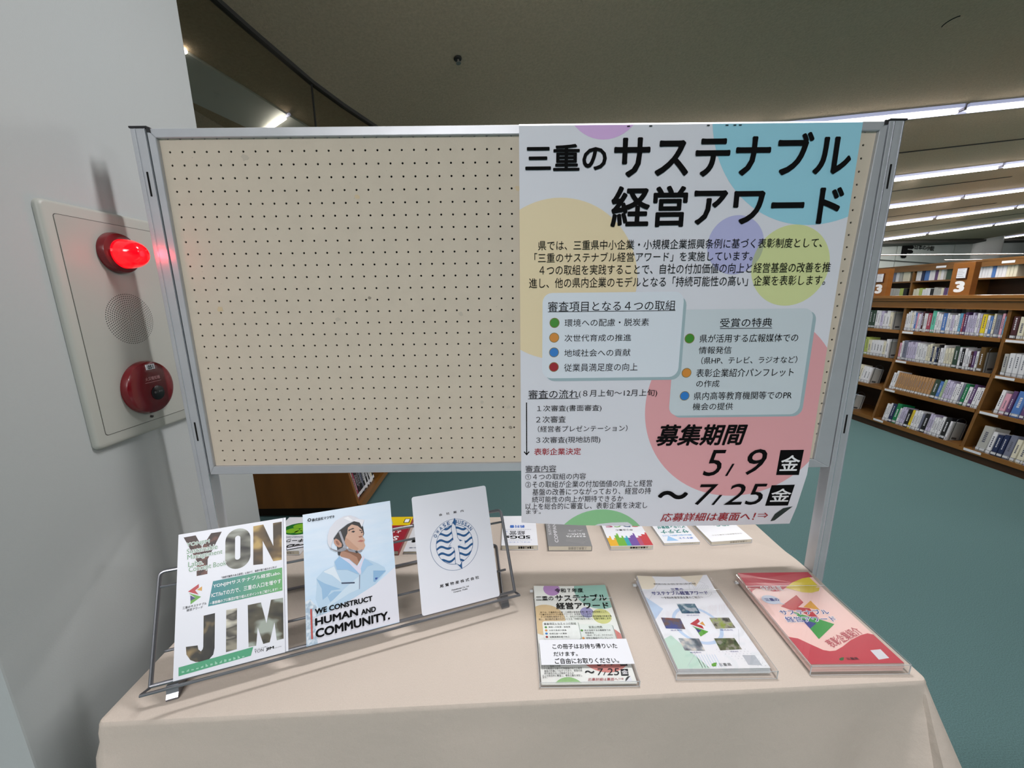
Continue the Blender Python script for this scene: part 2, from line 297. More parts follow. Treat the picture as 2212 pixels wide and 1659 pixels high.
B2_POLY = {'white': [(0.4642, 0.131), (0.4135, 0.0999), (0.3687, 0.0824), (0.3117, 0.0636), (0.2719, 0.0565), (0.2781, 0.0005), (0.4641, 0.0013)], 'city': [(0.2543, 0.0961), (0.2651, 0.0999), (0.273, 0.0875), (0.2868, 0.0696), (0.3005, 0.0474), (0.2937, 0.0325), (0.273, 0.0295), (0.2781, 0.0007), (0.2548, 0.0008)], 'jacket': [(0.3333, 0.1831), (0.3208, 0.1744), (0.3204, 0.1634), (0.2965, 0.1574), (0.2801, 0.1435), (0.2801, 0.1263), (0.2764, 0.0973), (0.2829, 0.0747), (0.2949, 0.0624), (0.3687, 0.0824), (0.4135, 0.0999), (0.4406, 0.1245), (0.4379, 0.1353), (0.4225, 0.1477), (0.4004, 0.1614), (0.3905, 0.1669), (0.3858, 0.1452), (0.3785, 0.1288), (0.3719, 0.1391), (0.3553, 0.1606)], 'j_white': [(0.2964, 0.1552), (0.3203, 0.1623), (0.3251, 0.1491), (0.3357, 0.1204), (0.3151, 0.1424), (0.2984, 0.1526)], 'j_fold': [(0.2796, 0.1425), (0.2974, 0.1278), (0.3329, 0.1069), (0.3115, 0.1085), (0.3026, 0.0976), (0.2918, 0.0916), (0.2907, 0.1174)], 'j_fold2': [(0.3026, 0.0976), (0.3177, 0.1049), (0.3434, 0.1002), (0.3279, 0.0918), (0.3083, 0.0835)], 'j_light': [(0.3393, 0.1044), (0.3757, 0.1271), (0.3767, 0.0981), (0.3517, 0.0928), (0.3209, 0.0805), (0.2952, 0.0717), (0.3236, 0.0928)], 'j_blue': [(0.4105, 0.1332), (0.4408, 0.1267), (0.4127, 0.1052), (0.4088, 0.1076)], 'collar': [(0.3333, 0.1831), (0.3218, 0.172), (0.3264, 0.1528), (0.3502, 0.1482), (0.3764, 0.131), (0.372, 0.1402), (0.3554, 0.1617)], 'collar2': [(0.3912, 0.1663), (0.4121, 0.1469), (0.3972, 0.1462), (0.3826, 0.1301), (0.3812, 0.1439), (0.387, 0.1585)], 'zip': [(0.3347, 0.1217), (0.3655, 0.116), (0.3653, 0.1128), (0.3356, 0.1183)], 'zip2': [(0.3768, 0.1303), (0.379, 0.1298), (0.3762, 0.0971), (0.3744, 0.0975)], 'badge': [(0.4139, 0.1155), (0.4202, 0.1148), (0.4177, 0.1108), (0.4136, 0.1111)], 'shirt': [(0.3339, 0.1823), (0.3548, 0.1724), (0.3694, 0.1536), (0.3744, 0.151), (0.3845, 0.1613), (0.3889, 0.1741), (0.3928, 0.1641), (0.3863, 0.153), (0.3804, 0.1306), (0.3719, 0.1391), (0.3553, 0.1601)], 'neck': [(0.3331, 0.2023), (0.3572, 0.1964), (0.3746, 0.185), (0.3832, 0.178), (0.3855, 0.1702), (0.3734, 0.1527), (0.3685, 0.1578), (0.3559, 0.1722), (0.3365, 0.182), (0.3315, 0.1925)], 'neck_shade': [(0.3572, 0.1964), (0.3746, 0.185), (0.3832, 0.178), (0.385, 0.1703), (0.3777, 0.1604), (0.3739, 0.1726), (0.3588, 0.1847), (0.3437, 0.1934)], 'hairback': [(0.3221, 0.2272), (0.3362, 0.2441), (0.3558, 0.2557), (0.372, 0.2606), (0.3866, 0.2542), (0.3927, 0.2431), (0.3944, 0.2263), (0.3917, 0.2198), (0.389, 0.2367), (0.3781, 0.2458), (0.36, 0.2491), (0.3537, 0.2154), (0.3444, 0.2081), (0.3333, 0.1831), (0.3302, 0.1882), (0.3289, 0.2066)], 'face': [(0.3565, 0.2474), (0.366, 0.2539), (0.3805, 0.2472), (0.3895, 0.2371), (0.3926, 0.2267), (0.3903, 0.2201), (0.3952, 0.2098), (0.3931, 0.2051), (0.3953, 0.1958), (0.3902, 0.1872), (0.3747, 0.1879), (0.3572, 0.1969), (0.3464, 0.2111), (0.3498, 0.2254), (0.3547, 0.2338)], 'cheek': [(0.3464, 0.2111), (0.3498, 0.2254), (0.3583, 0.2169), (0.3688, 0.2033), (0.3795, 0.192), (0.3747, 0.1879), (0.3572, 0.1969)], 'ear': [(0.3224, 0.2238), (0.3276, 0.2266), (0.334, 0.2215), (0.3406, 0.2111), (0.3398, 0.2044), (0.3332, 0.2041), (0.3268, 0.2092), (0.3227, 0.2168)], 'ear_in': [(0.3263, 0.2219), (0.3317, 0.2197), (0.3357, 0.2109), (0.3323, 0.2093), (0.3281, 0.2135)], 'brow': [(0.3574, 0.2421), (0.3689, 0.2447), (0.3721, 0.2417), (0.363, 0.2411), (0.3576, 0.2379)], 'eye': [(0.3634, 0.2356), (0.3685, 0.2382), (0.3734, 0.2356), (0.3696, 0.2328)], 'brow2': [(0.3827, 0.2384), (0.3889, 0.2349), (0.3897, 0.2319), (0.3839, 0.2353)], 'eye2': [(0.3864, 0.2313), (0.3905, 0.2308), (0.3908, 0.2284), (0.3872, 0.2286)], 'nose': [(0.3801, 0.2215), (0.3877, 0.222), (0.3902, 0.2187), (0.3829, 0.2178)], 'mouth': [(0.3771, 0.2098), (0.3853, 0.2126), (0.3935, 0.2087), (0.3872, 0.2067)], 'rim': [(0.3084, 0.2242), (0.3122, 0.2155), (0.3167, 0.2044), (0.3285, 0.198), (0.3419, 0.2022), (0.3486, 0.2016), (0.3504, 0.195), (0.3393, 0.1932), (0.3262, 0.1953), (0.3139, 0.2039)], 'strap': [(0.3343, 0.2417), (0.339, 0.2432), (0.3518, 0.1998), (0.3466, 0.1985)], 'chin': [(0.348, 0.2001), (0.3659, 0.1906), (0.3792, 0.1863), (0.3885, 0.1898), (0.3863, 0.1833), (0.3744, 0.1825), (0.3569, 0.1901)], 'buckle': [(0.3702, 0.1874), (0.3748, 0.1884), (0.3779, 0.1832), (0.3726, 0.1824)], 'helmet': [(0.3082, 0.2197), (0.3084, 0.2355), (0.3144, 0.2539), (0.3284, 0.2693), (0.3479, 0.2771), (0.3638, 0.2767), (0.3767, 0.2702), (0.3849, 0.2635), (0.3969, 0.2595), (0.3935, 0.2501), (0.3894, 0.2433), (0.3855, 0.2551), (0.372, 0.2606), (0.3559, 0.2569), (0.3362, 0.2453), (0.3233, 0.2304), (0.3165, 0.2135), (0.3152, 0.2047), (0.3106, 0.2135)], 'brim': [(0.3606, 0.2595), (0.3792, 0.265), (0.3969, 0.2595), (0.3894, 0.2433), (0.3851, 0.2552), (0.3721, 0.261)], 'ridge': [(0.3476, 0.2724), (0.358, 0.2749), (0.3699, 0.2633), (0.3641, 0.2613)], 'bar': [(0.2644, 0.078), (0.2681, 0.0776), (0.268, 0.0128), (0.2648, 0.0133)]}
B2_TEXT = [('WE CONSTRUCT', 0.2745, 0.4041, 0.0642, 0.0759, 'kB'), ('HUMAN', 0.2743, 0.3689, 0.0394, 0.0554, 'kB'), ('AND', 0.3764, 0.4104, 0.0384, 0.0501, 'kB'), ('COMMUNITY.', 0.2743, 0.4418, 0.0129, 0.0317, 'kB'), ('株式会社マツザキ', 0.2747, 0.3267, 0.2768, 0.2842, 'kB')]
B3_TEXT = [('会\u3000社\u3000案\u3000内', 0.5885, 0.6577, 0.2352, 0.2414, 'k'), ('尾 鷲 物 産 株 式 会 社', 0.5717, 0.6785, 0.0557, 0.0635, 'kB'), ('Owasebussan Co., Ltd.', 0.6009, 0.6486, 0.0413, 0.0457, 'k'), ('Company  Profile', 0.6055, 0.6438, 0.0352, 0.0395, 'k')]
B3_BIRD = [[(0.6297, 0.2234), (0.6321, 0.2122), (0.6295, 0.2031), (0.6314, 0.185), (0.6322, 0.1707), (0.6379, 0.1603), (0.6506, 0.1606), (0.6504, 0.1496), (0.6395, 0.1529), (0.6303, 0.1489), (0.6324, 0.1357), (0.6319, 0.1151), (0.6349, 0.1053), (0.6347, 0.0894), (0.6196, 0.1073), (0.6204, 0.122), (0.6216, 0.1379), (0.619, 0.1476), (0.6059, 0.1514), (0.6131, 0.1604), (0.6209, 0.1682), (0.6205, 0.1706), (0.6194, 0.1825), (0.6186, 0.1968), (0.6222, 0.2092)], [(0.6297, 0.2234), (0.6321, 0.2122), (0.6295, 0.2031), (0.6239, 0.2101), (0.6222, 0.2092)], [(0.6194, 0.1096), (0.6249, 0.1039), (0.6306, 0.1005), (0.6369, 0.1072), (0.6349, 0.0893)]]
A_CARD = [(0.8947, -0.258), (1.1086, -0.2564), (1.1097, -0.3224), (0.8951, -0.3275)]
A_TEXT = [('この冊子はお持ち帰りいた', 0.9253, 1.0806, -0.2846, -0.2699, 'k'), ('だけます。', 0.9255, 0.9823, -0.3037, -0.2918, 'k'), ('ご自由にお取りください。', 0.9266, 1.0743, -0.3237, -0.3087, 'k'), ('令和７年度', 0.9534, 1.0343, -0.0913, -0.0746, 'kB')]
B_TEXT = [('三重の', 1.284, 1.3192, -0.0992, -0.0894, 'bB'), ('サステナブル経営アワード', 1.2244, 1.383, -0.1158, -0.101, 'bB'), ('～令和5年度受賞企業のご紹介～', 1.244, 1.3614, -0.1298, -0.1213, 'k'), ('持続可能な社会に向け経営に取り組む企業の表彰制度', 1.2417, 1.3641, -0.0776, -0.0715, 'k'), ('三重県', 1.2988, 1.3271, -0.3351, -0.3277, 'k'), ('株式会社', 1.2875, 1.3207, -0.19, -0.1872, 'b'), ('株式会社', 1.2274, 1.2568, -0.2375, -0.2336, 'b'), ('株式会社', 1.3515, 1.3832, -0.2386, -0.2345, 'b'), ('株式会社', 1.2474, 1.2739, -0.301, -0.2976, 'b'), ('株式会社', 1.3436, 1.3623, -0.2997, -0.2967, 'b')]
B_PHOTO = [[(1.2785, -0.1815), (1.3273, -0.1823), (1.3277, -0.1485), (1.2784, -0.1477)], [(1.2175, -0.2293), (1.2658, -0.2322), (1.267, -0.1984), (1.2179, -0.1945)], [(1.3426, -0.2324), (1.3937, -0.2303), (1.3939, -0.1976), (1.3428, -0.1977)], [(1.2374, -0.2934), (1.2852, -0.2951), (1.2866, -0.2606), (1.2366, -0.259)], [(1.3214, -0.2943), (1.374, -0.292), (1.3736, -0.2605), (1.3233, -0.2608)]]
B_LOGO = [[(1.2843, -0.2163), (1.3126, -0.1996), (1.3134, -0.2088), (1.3015, -0.2173), (1.3128, -0.2231), (1.3124, -0.2325)], [(1.3096, -0.2156), (1.3201, -0.2089), (1.3206, -0.2232)], [(1.2869, -0.2226), (1.3197, -0.2407), (1.2933, -0.2551), (1.2927, -0.2439), (1.3039, -0.2372), (1.2914, -0.2294)], [(1.2914, -0.2294), (1.3039, -0.2372), (1.2927, -0.2439)]]
B_LEAF = [(1.2827, -0.3294), (1.2907, -0.3264), (1.2965, -0.326), (1.291, -0.3348), (1.2844, -0.3358), (1.2811, -0.3343)]
C_POLY = {'top': [(1.4989, -0.0488), (1.5647, -0.0555), (1.6408, -0.0533), (1.7078, -0.0502), (1.7087, -0.0624), (1.6875, -0.0676), (1.6445, -0.0797), (1.6091, -0.0994), (1.5862, -0.1121), (1.5664, -0.1134), (1.5472, -0.1026), (1.5242, -0.1012), (1.5083, -0.1098), (1.4998, -0.1219)], 'bot': [(1.5016, -0.262), (1.5232, -0.2691), (1.5412, -0.286), (1.5589, -0.3018), (1.572, -0.3051), (1.5868, -0.3038), (1.6107, -0.2939), (1.646, -0.2758), (1.6825, -0.2619), (1.7035, -0.2568), (1.7127, -0.2604), (1.7142, -0.3297), (1.5018, -0.3386)], 'yellow': [(1.6091, -0.0994), (1.6421, -0.0797), (1.6817, -0.0654), (1.7038, -0.0623), (1.7085, -0.0978), (1.6944, -0.113), (1.6679, -0.12), (1.6439, -0.1173), (1.6235, -0.1062)], 'red': [(1.5498, -0.1677), (1.62, -0.1278), (1.62, -0.1549), (1.5932, -0.1716), (1.6205, -0.1756), (1.6204, -0.212), (1.6029, -0.2035), (1.589, -0.1837), (1.5668, -0.1805)], 'orange': [(1.6082, -0.171), (1.644, -0.1487), (1.6437, -0.1823)], 'green': [(1.5682, -0.1848), (1.5831, -0.1949), (1.6182, -0.2119), (1.6449, -0.2283), (1.5721, -0.2718), (1.5735, -0.2414), (1.6018, -0.225), (1.5734, -0.2112)], 'navy': [(1.5734, -0.2112), (1.6018, -0.225), (1.5735, -0.2414)], 'code': [(1.6674, -0.3043), (1.6938, -0.302), (1.6926, -0.3251), (1.665, -0.329)], 'leaf': [(1.5765, -0.3255), (1.5855, -0.322), (1.5913, -0.3221), (1.5838, -0.3293), (1.5762, -0.3298)]}
C_TEXT = [('サステナブル', 1.5336, 1.6607, -0.1964, -0.1805, 'bB'), ('経営アワード', 1.5328, 1.6609, -0.2208, -0.203, 'bB'), ('令和6年度', 1.5359, 1.5974, -0.1107, -0.092, 'w'), ('三重の', 1.5224, 1.5599, -0.149, -0.1383, 'bB'), ('三重県', 1.5934, 1.6213, -0.3287, -0.3224, 'k')]
# ================================================================== THE ROOM
WHITE_WALL = mat('wall_paint', 'aeb3b4', 0.75, bump=(420, 0.12))
# floor: teal carpet
fm = mat('carpet_teal', '678789', 0.95, spec=0.1, noise=(260, 0.22), bump=(900, 0.8))
bm = bmesh.new(); bxm(bm, -3, 26, -13, 18, -0.1, 0); tag(fin('floor', bm, fm), kind='structure')
# ceiling: sloped rock-wool board
cm = mat('ceiling_board', 'c0ae96', 0.92, spec=0.1, noise=(75, 0.10), bump=(160, 1.0))
bm = bmesh.new(); q = [(-3, -13), (26, -13), (26, 18), (-3, 18)]
prism(bm, q, 1, lambda s, t, h: Vector((s, t, ceil_z(s, t) + h * 0.12))); tag(fin('ceiling', bm, cm), kind='structure')
# pillar with the alarm plate, left of the table
tag(box('wall_left', -1.6, -0.18, -0.426, 0.362, 0, 3.6, WHITE_WALL, bev=0.004), kind='structure')
box('wall_back', -3, 26, -13.1, -13, 0, 10, WHITE_WALL)['kind'] = 'structure'
box('wall_right', 26, 26.1, -13, 18, 0, 8, WHITE_WALL)['kind'] = 'structure'
box('wall_side', -3.1, -3, -13, 18, 0, 6, WHITE_WALL)['kind'] = 'structure'
# far wall in large pale panels with dark joints, running off at an angle
FA = Vector((10.85, 10.115, 0)); FD = Vector((20.917 - 10.85, 15.002 - 10.115, 0)).normalized(); FN = Vector((FD.y, -FD.x, 0))
def far(s, z, out=0): return FA + FD * s + FN * out + Vector((0, 0, z))
bm = bmesh.new(); pr = [(-15.3, 0), (17, 0), (17, 6), (-15.3, 6)]
prism(bm, pr, -0.2, lambda s, t, h: far(s, t, h)); wf = tag(fin('wall_far', bm, mat('far_backing', '6b6f6c', 0.8)), kind='structure')
panel_m = mat('far_panel', 'b9c0bc', 0.45)
ss = [-15, -11, -7, -3, 1.0, 4.81, 7.99, 11.5, 15]
for a, b in zip(ss, ss[1:]):
    bm = bmesh.new()
    for z0, z1 in ((0.02, 2.46), (2.5, 4.6)):
        prism(bm, [(a + 0.03, z0), (b - 0.03, z0), (b - 0.03, z1), (a + 0.03, z1)], 0.04, lambda s, t, h: far(s, t, h))
    fin('wall_panel', bm, panel_m, wf)
# wall sign F / Japanese fiction
sg = Print(lambda s, t, h: far(s, t, 0.045 + h * 20))
sg.text('black', 'F', 1.30, 1.92, 2.585, 2.93, bold=0.05); sg.text('black', '日本の小説', 2.02, 3.30, 2.845, 2.985, bold=0.02)
so = sg.lay(None, INK)[0]; so.name = 'wall_sign'; tag(so, 'black letter F with small Japanese lettering on the far pale wall', 'sign')
# round column far behind
bm = bmesh.new(); lathe(bm, [(0.62, 0), (0.62, 3.6)], 'z', (16.95, 13.15, 0), 48)
co = fin('column', bm, mat('column_enamel', 'e9e6e3', 0.25), smooth=True); tag(co, kind='structure')
# soffit line between ceiling and far wall
bm = bmesh.new(); prism(bm, [(-15, 0.0), (17, 0.0), (17, 0.06), (-15, 0.06)], 0.30, lambda s, t, h: (lambda P: Vector((P.x, P.y, ceil_z(P.x, P.y) - 0.02 - t)))(far(s, 0, h)))
tag(fin('trim_1', bm, mat('soffit', '5a5650', 0.8)), kind='structure')

# ceiling joints
jm = mat('joint_dark', '2b241f', 0.9); n = 2
def ceil_strip(p, q, w, d, bm):
    """flat bar hung under the ceiling from p to q (x, y), w wide, d thick"""
    a, b = Vector((*p, 0)), Vector((*q, 0)); t = (b - a).normalized(); nn = Vector((-t.y, t.x, 0))
    P = [a - nn * w / 2, b - nn * w / 2, b + nn * w / 2, a + nn * w / 2]
    prism(bm, [(v.x, v.y) for v in P], d, lambda s, t_, h: Vector((s, t_, ceil_z(s, t_) - h + 0.002)))
for (p, q) in (((-1, 2.99), (24, 6.1)), ((2.5, 4.72), (8.6, 5.50)), ((4, 6.44), (10.5, 7.26)), ((6, 8.0), (24, 10.25))):
    bm = bmesh.new(); ceil_strip(p, q, 0.022, 0.006, bm); tag(fin('trim_%d' % n, bm, jm), kind='structure'); n += 1

# light troughs: white reflector, its lit look put in as emission, with a bright tube along its near edge
refl_m = mat('reflector_glow', 'd4d8f0', 0.35, emit=('c4caf4', 0.42)); tube_m = mat('tube_glow', 'ffffff', 0.4, emit=('fff8f0', 9)); cap_m = mat('trough_cap', '77747c', 0.5)
def trough(p, q, label, w=0.115, seglen=1.94, off=0.0, name='ceiling_light'):
    a, b = Vector((*p, 0)), Vector((*q, 0)); t = (b - a).normalized(); nn = Vector((-t.y, t.x, 0)); L = (b - a).length
    root = empty(name, (a.x, a.y, ceil_z(a.x, a.y)), label=label, cat='ceiling light', group='strip lights of the sloping ceiling')
    inv = Matrix.Translation(-root.location); s = -off
    while s < L:
        s0, s1 = max(0, s) + 0.02, min(L, s + seglen) - 0.02; s += seglen
        if s1 - s0 < 0.05: continue
        bm = bmesh.new(); A, B = a + t * s0, a + t * s1
        ceil_strip((A.x + nn.x * w / 2, A.y + nn.y * w / 2), (B.x + nn.x * w / 2, B.y + nn.y * w / 2), w, 0.03, bm); bmesh.ops.transform(bm, matrix=inv, verts=bm.verts[:])
        fin('reflector', bm, refl_m, root)
        bm = bmesh.new(); A2, B2 = A + nn * 0.035 + t * 0.04, B + nn * 0.035 - t * 0.04
        tube(bm, [(A2.x, A2.y, ceil_z(A2.x, A2.y) - 0.048), (B2.x, B2.y, ceil_z(B2.x, B2.y) - 0.048)], 0.014, 10); bmesh.ops.transform(bm, matrix=inv, verts=bm.verts[:])
        fin('tube', bm, tube_m, root)
        bm = bmesh.new(); C1 = a + t * (s - 0.02)
        bxm(bm, -0.012, 0.012, 0, w, -0.05, 0); bmesh.ops.transform(bm, matrix=inv @ Matrix.Translation((C1.x, C1.y, ceil_z(C1.x, C1.y))) @ Matrix.Rotation(math.atan2(t.y, t.x), 4, 'Z'), verts=bm.verts[:])
        fin('end_cap', bm, cap_m, root)
def along(x, y, x1): k = (x1 - x); return (x1, y + k * 0.1249)
trough((0.55, 2.31), along(0.55, 2.31, 16), 'nearest and widest glowing ceiling strip, passing just behind the board top', off=1.40)
trough((2.0, 4.05), along(2.0, 4.05, 18), 'second glowing ceiling strip from the board, beyond the first dark joint', off=0.2)
trough((3.0, 5.46), along(3.0, 5.46, 19), 'third glowing ceiling strip counted from the board', off=0.1)
trough((4.5, 6.91), along(4.5, 6.91, 20), 'fourth glowing ceiling strip counted from the board', off=0.6, w=0.10)
trough((6.0, 8.74), along(6.0, 8.74, 20), 'fifth glowing ceiling strip, warm light around it', off=0.3, w=0.10)
trough((16.85, 12.69), along(16.85, 12.69, 22), 'short farthest ceiling strip beside the round column', off=0.0, w=0.10)

# curved hanging glass smoke screen at the ceiling, upper left
arc = [(-0.45, 0.45), (-0.36, 0.854), (-0.323, 0.999), (-0.225, 1.346), (-0.145, 1.554), (-0.036, 1.795), (0.10, 2.05), (0.27, 2.32)]
gs = empty('glass_screen', (-0.225, 1.346, 2.70), label='curved glass smoke screen hanging from the ceiling beyond the white pillar', cat='glass screen')
inv = Matrix.Translation(-gs.location)
glass = clear_mat('screen_glass', 'eceae4', 0.01, 1.6)
def arcseg(i0, i1, z0, z1, w, name, m):
    bm = bmesh.new(); P = arc[i0:i1 + 1]; vs = []
    for k, (x, y) in enumerate(P):
        a = P[max(0, k - 1)]; b = P[min(len(P) - 1, k + 1)]; d = Vector((b[0] - a[0], b[1] - a[1], 0)).normalized(); nn = Vector((-d.y, d.x, 0)) * w / 2; c = ceil_z(x, y)
        vs.append([bm.verts.new(Vector((x, y, 0)) + s * nn + Vector((0, 0, c + z))) for s, z in ((-1, z0), (1, z0), (1, z1), (-1, z1))])
    for a, b in zip(vs, vs[1:]):
        for j in range(4): bm.faces.new((a[j], a[(j + 1) % 4], b[(j + 1) % 4], b[j]))
    bm.faces.new(vs[0]); bm.faces.new(vs[-1][::-1]); bmesh.ops.transform(bm, matrix=inv, verts=bm.verts[:])
    return fin(name, bm, m, gs)
arcseg(0, 3, -0.50, -0.01, 0.006, 'glass_pane', glass); arcseg(3, 7, -0.50, -0.01, 0.006, 'glass_pane', glass)
arcseg(0, 7, -0.016, 0.004, 0.030, 'ceiling_track', mat('track_dark', '2a2a28', 0.5))
box('joint_seal', -0.229 + 0.225, -0.221 + 0.225, -0.004, 0.004, -0.50, 0, mat('seal_black', '0c0c0c', 0.6), gs)
# dropped grey ceiling band and its lamp beyond the screen
bm = bmesh.new()
prism(bm, [(-0.70, 0.93), (-0.39, 1.77), (-0.72, 1.66), (-0.92, 1.22)], 0.012, lambda s, t, h: Vector((s, t, ceil_z(s, t) - h)))
tag(fin('trim_%d' % n, bm, mat('soffit_grey', 'dde2e0', 0.8)), kind='structure'); n += 1
tl = empty('ceiling_light', (-0.57, 1.58, ceil_z(-0.57, 1.58)), label='short bright tube light seen through the glass screen above the board corner', cat='ceiling light')
bm = bmesh.new(); tube(bm, [(-0.14, 0.085, -0.05), (0.094, -0.059, -0.02)], 0.008); fin('tube', bm, tube_m, tl)
bm = bmesh.new(); tube(bm, [(-0.12, 0.10, -0.022), (0.115, -0.045, 0.008)], 0.008); fin('reflector', bm, refl_m, tl)
tl = empty('ceiling_light', (-0.655, 1.03, ceil_z(-0.655, 1.03)), label='tiny bright spot at the edge of the white pillar near the ceiling', cat='ceiling light')
bm = bmesh.new(); bmesh.ops.create_uvsphere(bm, u_segments=14, v_segments=8, radius=0.012); bmesh.ops.transform(bm, matrix=Matrix.Translation((0, 0, -0.014)), verts=bm.verts[:]); fin('bright_spot', bm, tube_m, tl)  # small glowing ball makes the sparkle at the pillar edge

# sprinkler heads
def sprinkler(x, y, label, r=0.022):
    t = empty('sprinkler_head', (x, y, ceil_z(x, y)), label=label, cat='sprinkler', group='fittings in the bare ceiling'); t.rotation_euler = (math.atan(CT), -math.atan(CS), 0)
    bm = bmesh.new(); lathe(bm, [(r, 0.002), (r, -0.004), (r * 0.8, -0.008)], 'z', (0, 0, 0), 24); fin('flange', bm, mat('sprinkler_dark', '1a1a18', 0.4), t, True)
    bm = bmesh.new(); lathe(bm, [(r * .25, -0.006), (r * .25, -0.022), (r * .62, -0.024), (r * .62, -0.027)], 'z', (0, 0, 0), 18); fin('deflector', bm, mat('sprinkler_metal', '8c8a84', 0.35, 0.8), t, True)
sprinkler(0.566, 1.368, 'small dark sprinkler head in the ceiling above the middle of the board')
cv = empty('ceiling_cover', (3.588, 1.762, ceil_z(3.588, 1.762)), (math.atan(CT), -math.atan(CS), 0), label='round cover plate flush in the ceiling at the upper right', cat='ceiling cover')
bm = bmesh.new(); lathe(bm, [(0.046, 0.001), (0.046, -0.004), (0.043, -0.006)], 'z', (0, 0, 0), 32); fin('disc', bm, cm, cv, True)
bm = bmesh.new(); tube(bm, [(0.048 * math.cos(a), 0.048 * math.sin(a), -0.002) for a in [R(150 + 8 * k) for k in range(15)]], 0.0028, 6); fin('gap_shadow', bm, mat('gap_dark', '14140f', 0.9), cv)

# ================================================================== BOOKCASES
WOOD = mat('oak_wood', '6e4a20', 0.42, grain=((2.5, 2.5, 14), 0.16), coat=0.1); WOOD_D = mat('oak_dark', '3c2410', 0.6, grain=((3, 3, 12), 0.12)); WOOD_L = mat('oak_lip', '845826', 0.38, grain=((12, 1.2, 12), 0.12), coat=0.15)
CARD_M = mat('card_white', 'dfe2ea', 0.5); WIRE = mat('wire_grey', '55585c', 0.35, 0.7)
random.seed(7)
COLS = {'white': 'd9dae0', 'cream': 'd4d0bd', 'lilac': 'b9b3cf', 'blue': '4c74b4', 'navy': '1f2a4e', 'black': '17171c', 'dark green': '2f4438', 'green': '16784a', 'teal': '5fb9a2', 'yellow': 'd9c22a', 'tan': 'a9835c',
        'crimson': '9c4558', 'purple': '5a3f6c', 'slate': '6f7387', 'sky blue': '5f9cc0', 'cyan': '35a2c4', 'lime': 'a8b764', 'pale green': '9db592', 'brown': '5c4420', 'grey': 'a9a9a6', 'pink': 'd09aae', 'maroon': '4a2a30'}
BM = {k: mat('cover_' + k.replace(' ', '_'), v, 0.45) for k, v in COLS.items()}
PAGES = mat('page_block', 'cfcabb', 0.8)
_bk = {}
def unit_book():
    """unit book: spine at -x face, cover on both sides, page block inset on top and back"""
    if 'm' in _bk: return _bk['m']
    bm = bmesh.new(); e = 0.12
    pts = [(0, 0.08), (0.06, 0), (1, 0), (1, e), (0.1, e), (0.1, 1 - e), (1, 1 - e), (1, 1), (0.06, 1), (0, 0.92)]
    prism(bm, pts, 1, lambda s, t, h: Vector((s, t, h)))
    bxm(bm, 0.1, 0.97, e, 1 - e, 0.02, 0.975, 1)
    bmesh.ops.recalc_face_normals(bm, faces=bm.faces[:]); me = bpy.data.meshes.new('book'); bm.to_mesh(me); bm.free(); _bk['m'] = me; return me
_bkm = {}
def book_mesh(col):
    if col not in _bkm:
        me = unit_book().copy(); me.materials.append(BM[col]); me.materials.append(PAGES); _bkm[col] = me
    return _bkm[col]
_q = {}
def quad_mesh(kind, m):
    if kind not in _q:
        bm = bmesh.new()
        if kind == 'label': bxm(bm, -1, 0, 0, 1, 0, 1)
        else:
            z = 0
            for k in range(6):
                h = random.uniform(0.08, 0.15); bxm(bm, -1, 0, 0.1, 0.9, z, z + h); z += h + 0.05
        me = bpy.data.meshes.new(kind); bm.to_mesh(me); bm.free(); me.materials.append(m); _q[kind] = me
    return _q[kind]
dark_ink = mat('spine_ink', '565866', 0.6); light_ink = mat('spine_ink_light', 'c9cad2', 0.6)
def add_book(x, y, z, th, h, col, dep, lean, label, group, faceX=-1, detail=True):
    """spine faces -x (faceX -1) or +x; y is its low-y side"""
    o = bpy.data.objects.new('book', book_mesh(col)); COL.objects.link(o)
    rot = Euler((0, lean, 0)).to_matrix().to_4x4()
    if faceX > 0: rot = Matrix.Translation((0, th, 0)) @ Matrix.Rotation(math.pi, 4, 'Z') @ rot
    o.matrix_world = Matrix.Translation((x, y, z)) @ rot @ Matrix.Diagonal((dep, th * 0.94, h, 1))
    tag(o, label, 'book', group)
    if detail:
        l = bpy.data.objects.new('spine_label', quad_mesh('label', CARD_M)); COL.objects.link(l); l.parent = o
        l.location = (0.0, 0.06, 0.06); l.scale = (0.0012 / dep, 0.88, 0.022 / h)
        kind = 'title_l' if col in ('navy', 'black', 'dark green', 'green', 'purple', 'blue', 'maroon', 'brown', 'crimson') else 'title_d'
        l = bpy.data.objects.new('spine_title', quad_mesh(kind, light_ink if kind == 'title_l' else dark_ink)); COL.objects.link(l); l.parent = o
        w = random.uniform(0.2, 0.38); l.location = (0.0, 0.5 - w / 2, random.uniform(0.30, 0.42)); l.scale = (0.0008 / dep, w, random.uniform(0.38, 0.55))
    return o
def run(spec): 
    out = []
    for tok in spec.split(','):
        tok = tok.strip(); k = 1
        if '*' in tok: tok, k = tok.split('*'); k = int(k)
        big = tok.endswith('!'); tok = tok.rstrip('!')
        out += [(tok, big)] * k
    return out
def wire_guard(x, y0, y1, z, parent, lean=0, x_top=0):
    bm = bmesh.new(); dx = x_top
    for zz in (0.008, 0.035): tube(bm, [(x + dx * zz, y0, z + zz), (x + dx * zz, y1, z + zz)], 0.0016, 4)
    k = int((y1 - y0) / 0.042)
    for i in range(k + 1):
        y = y0 + (y1 - y0) * i / k; tube(bm, [(x, y, z + 0.004), (x + dx * 0.035, y, z + 0.035)], 0.0013, 4)
    return fin('wire_guard', bm, WIRE, parent)
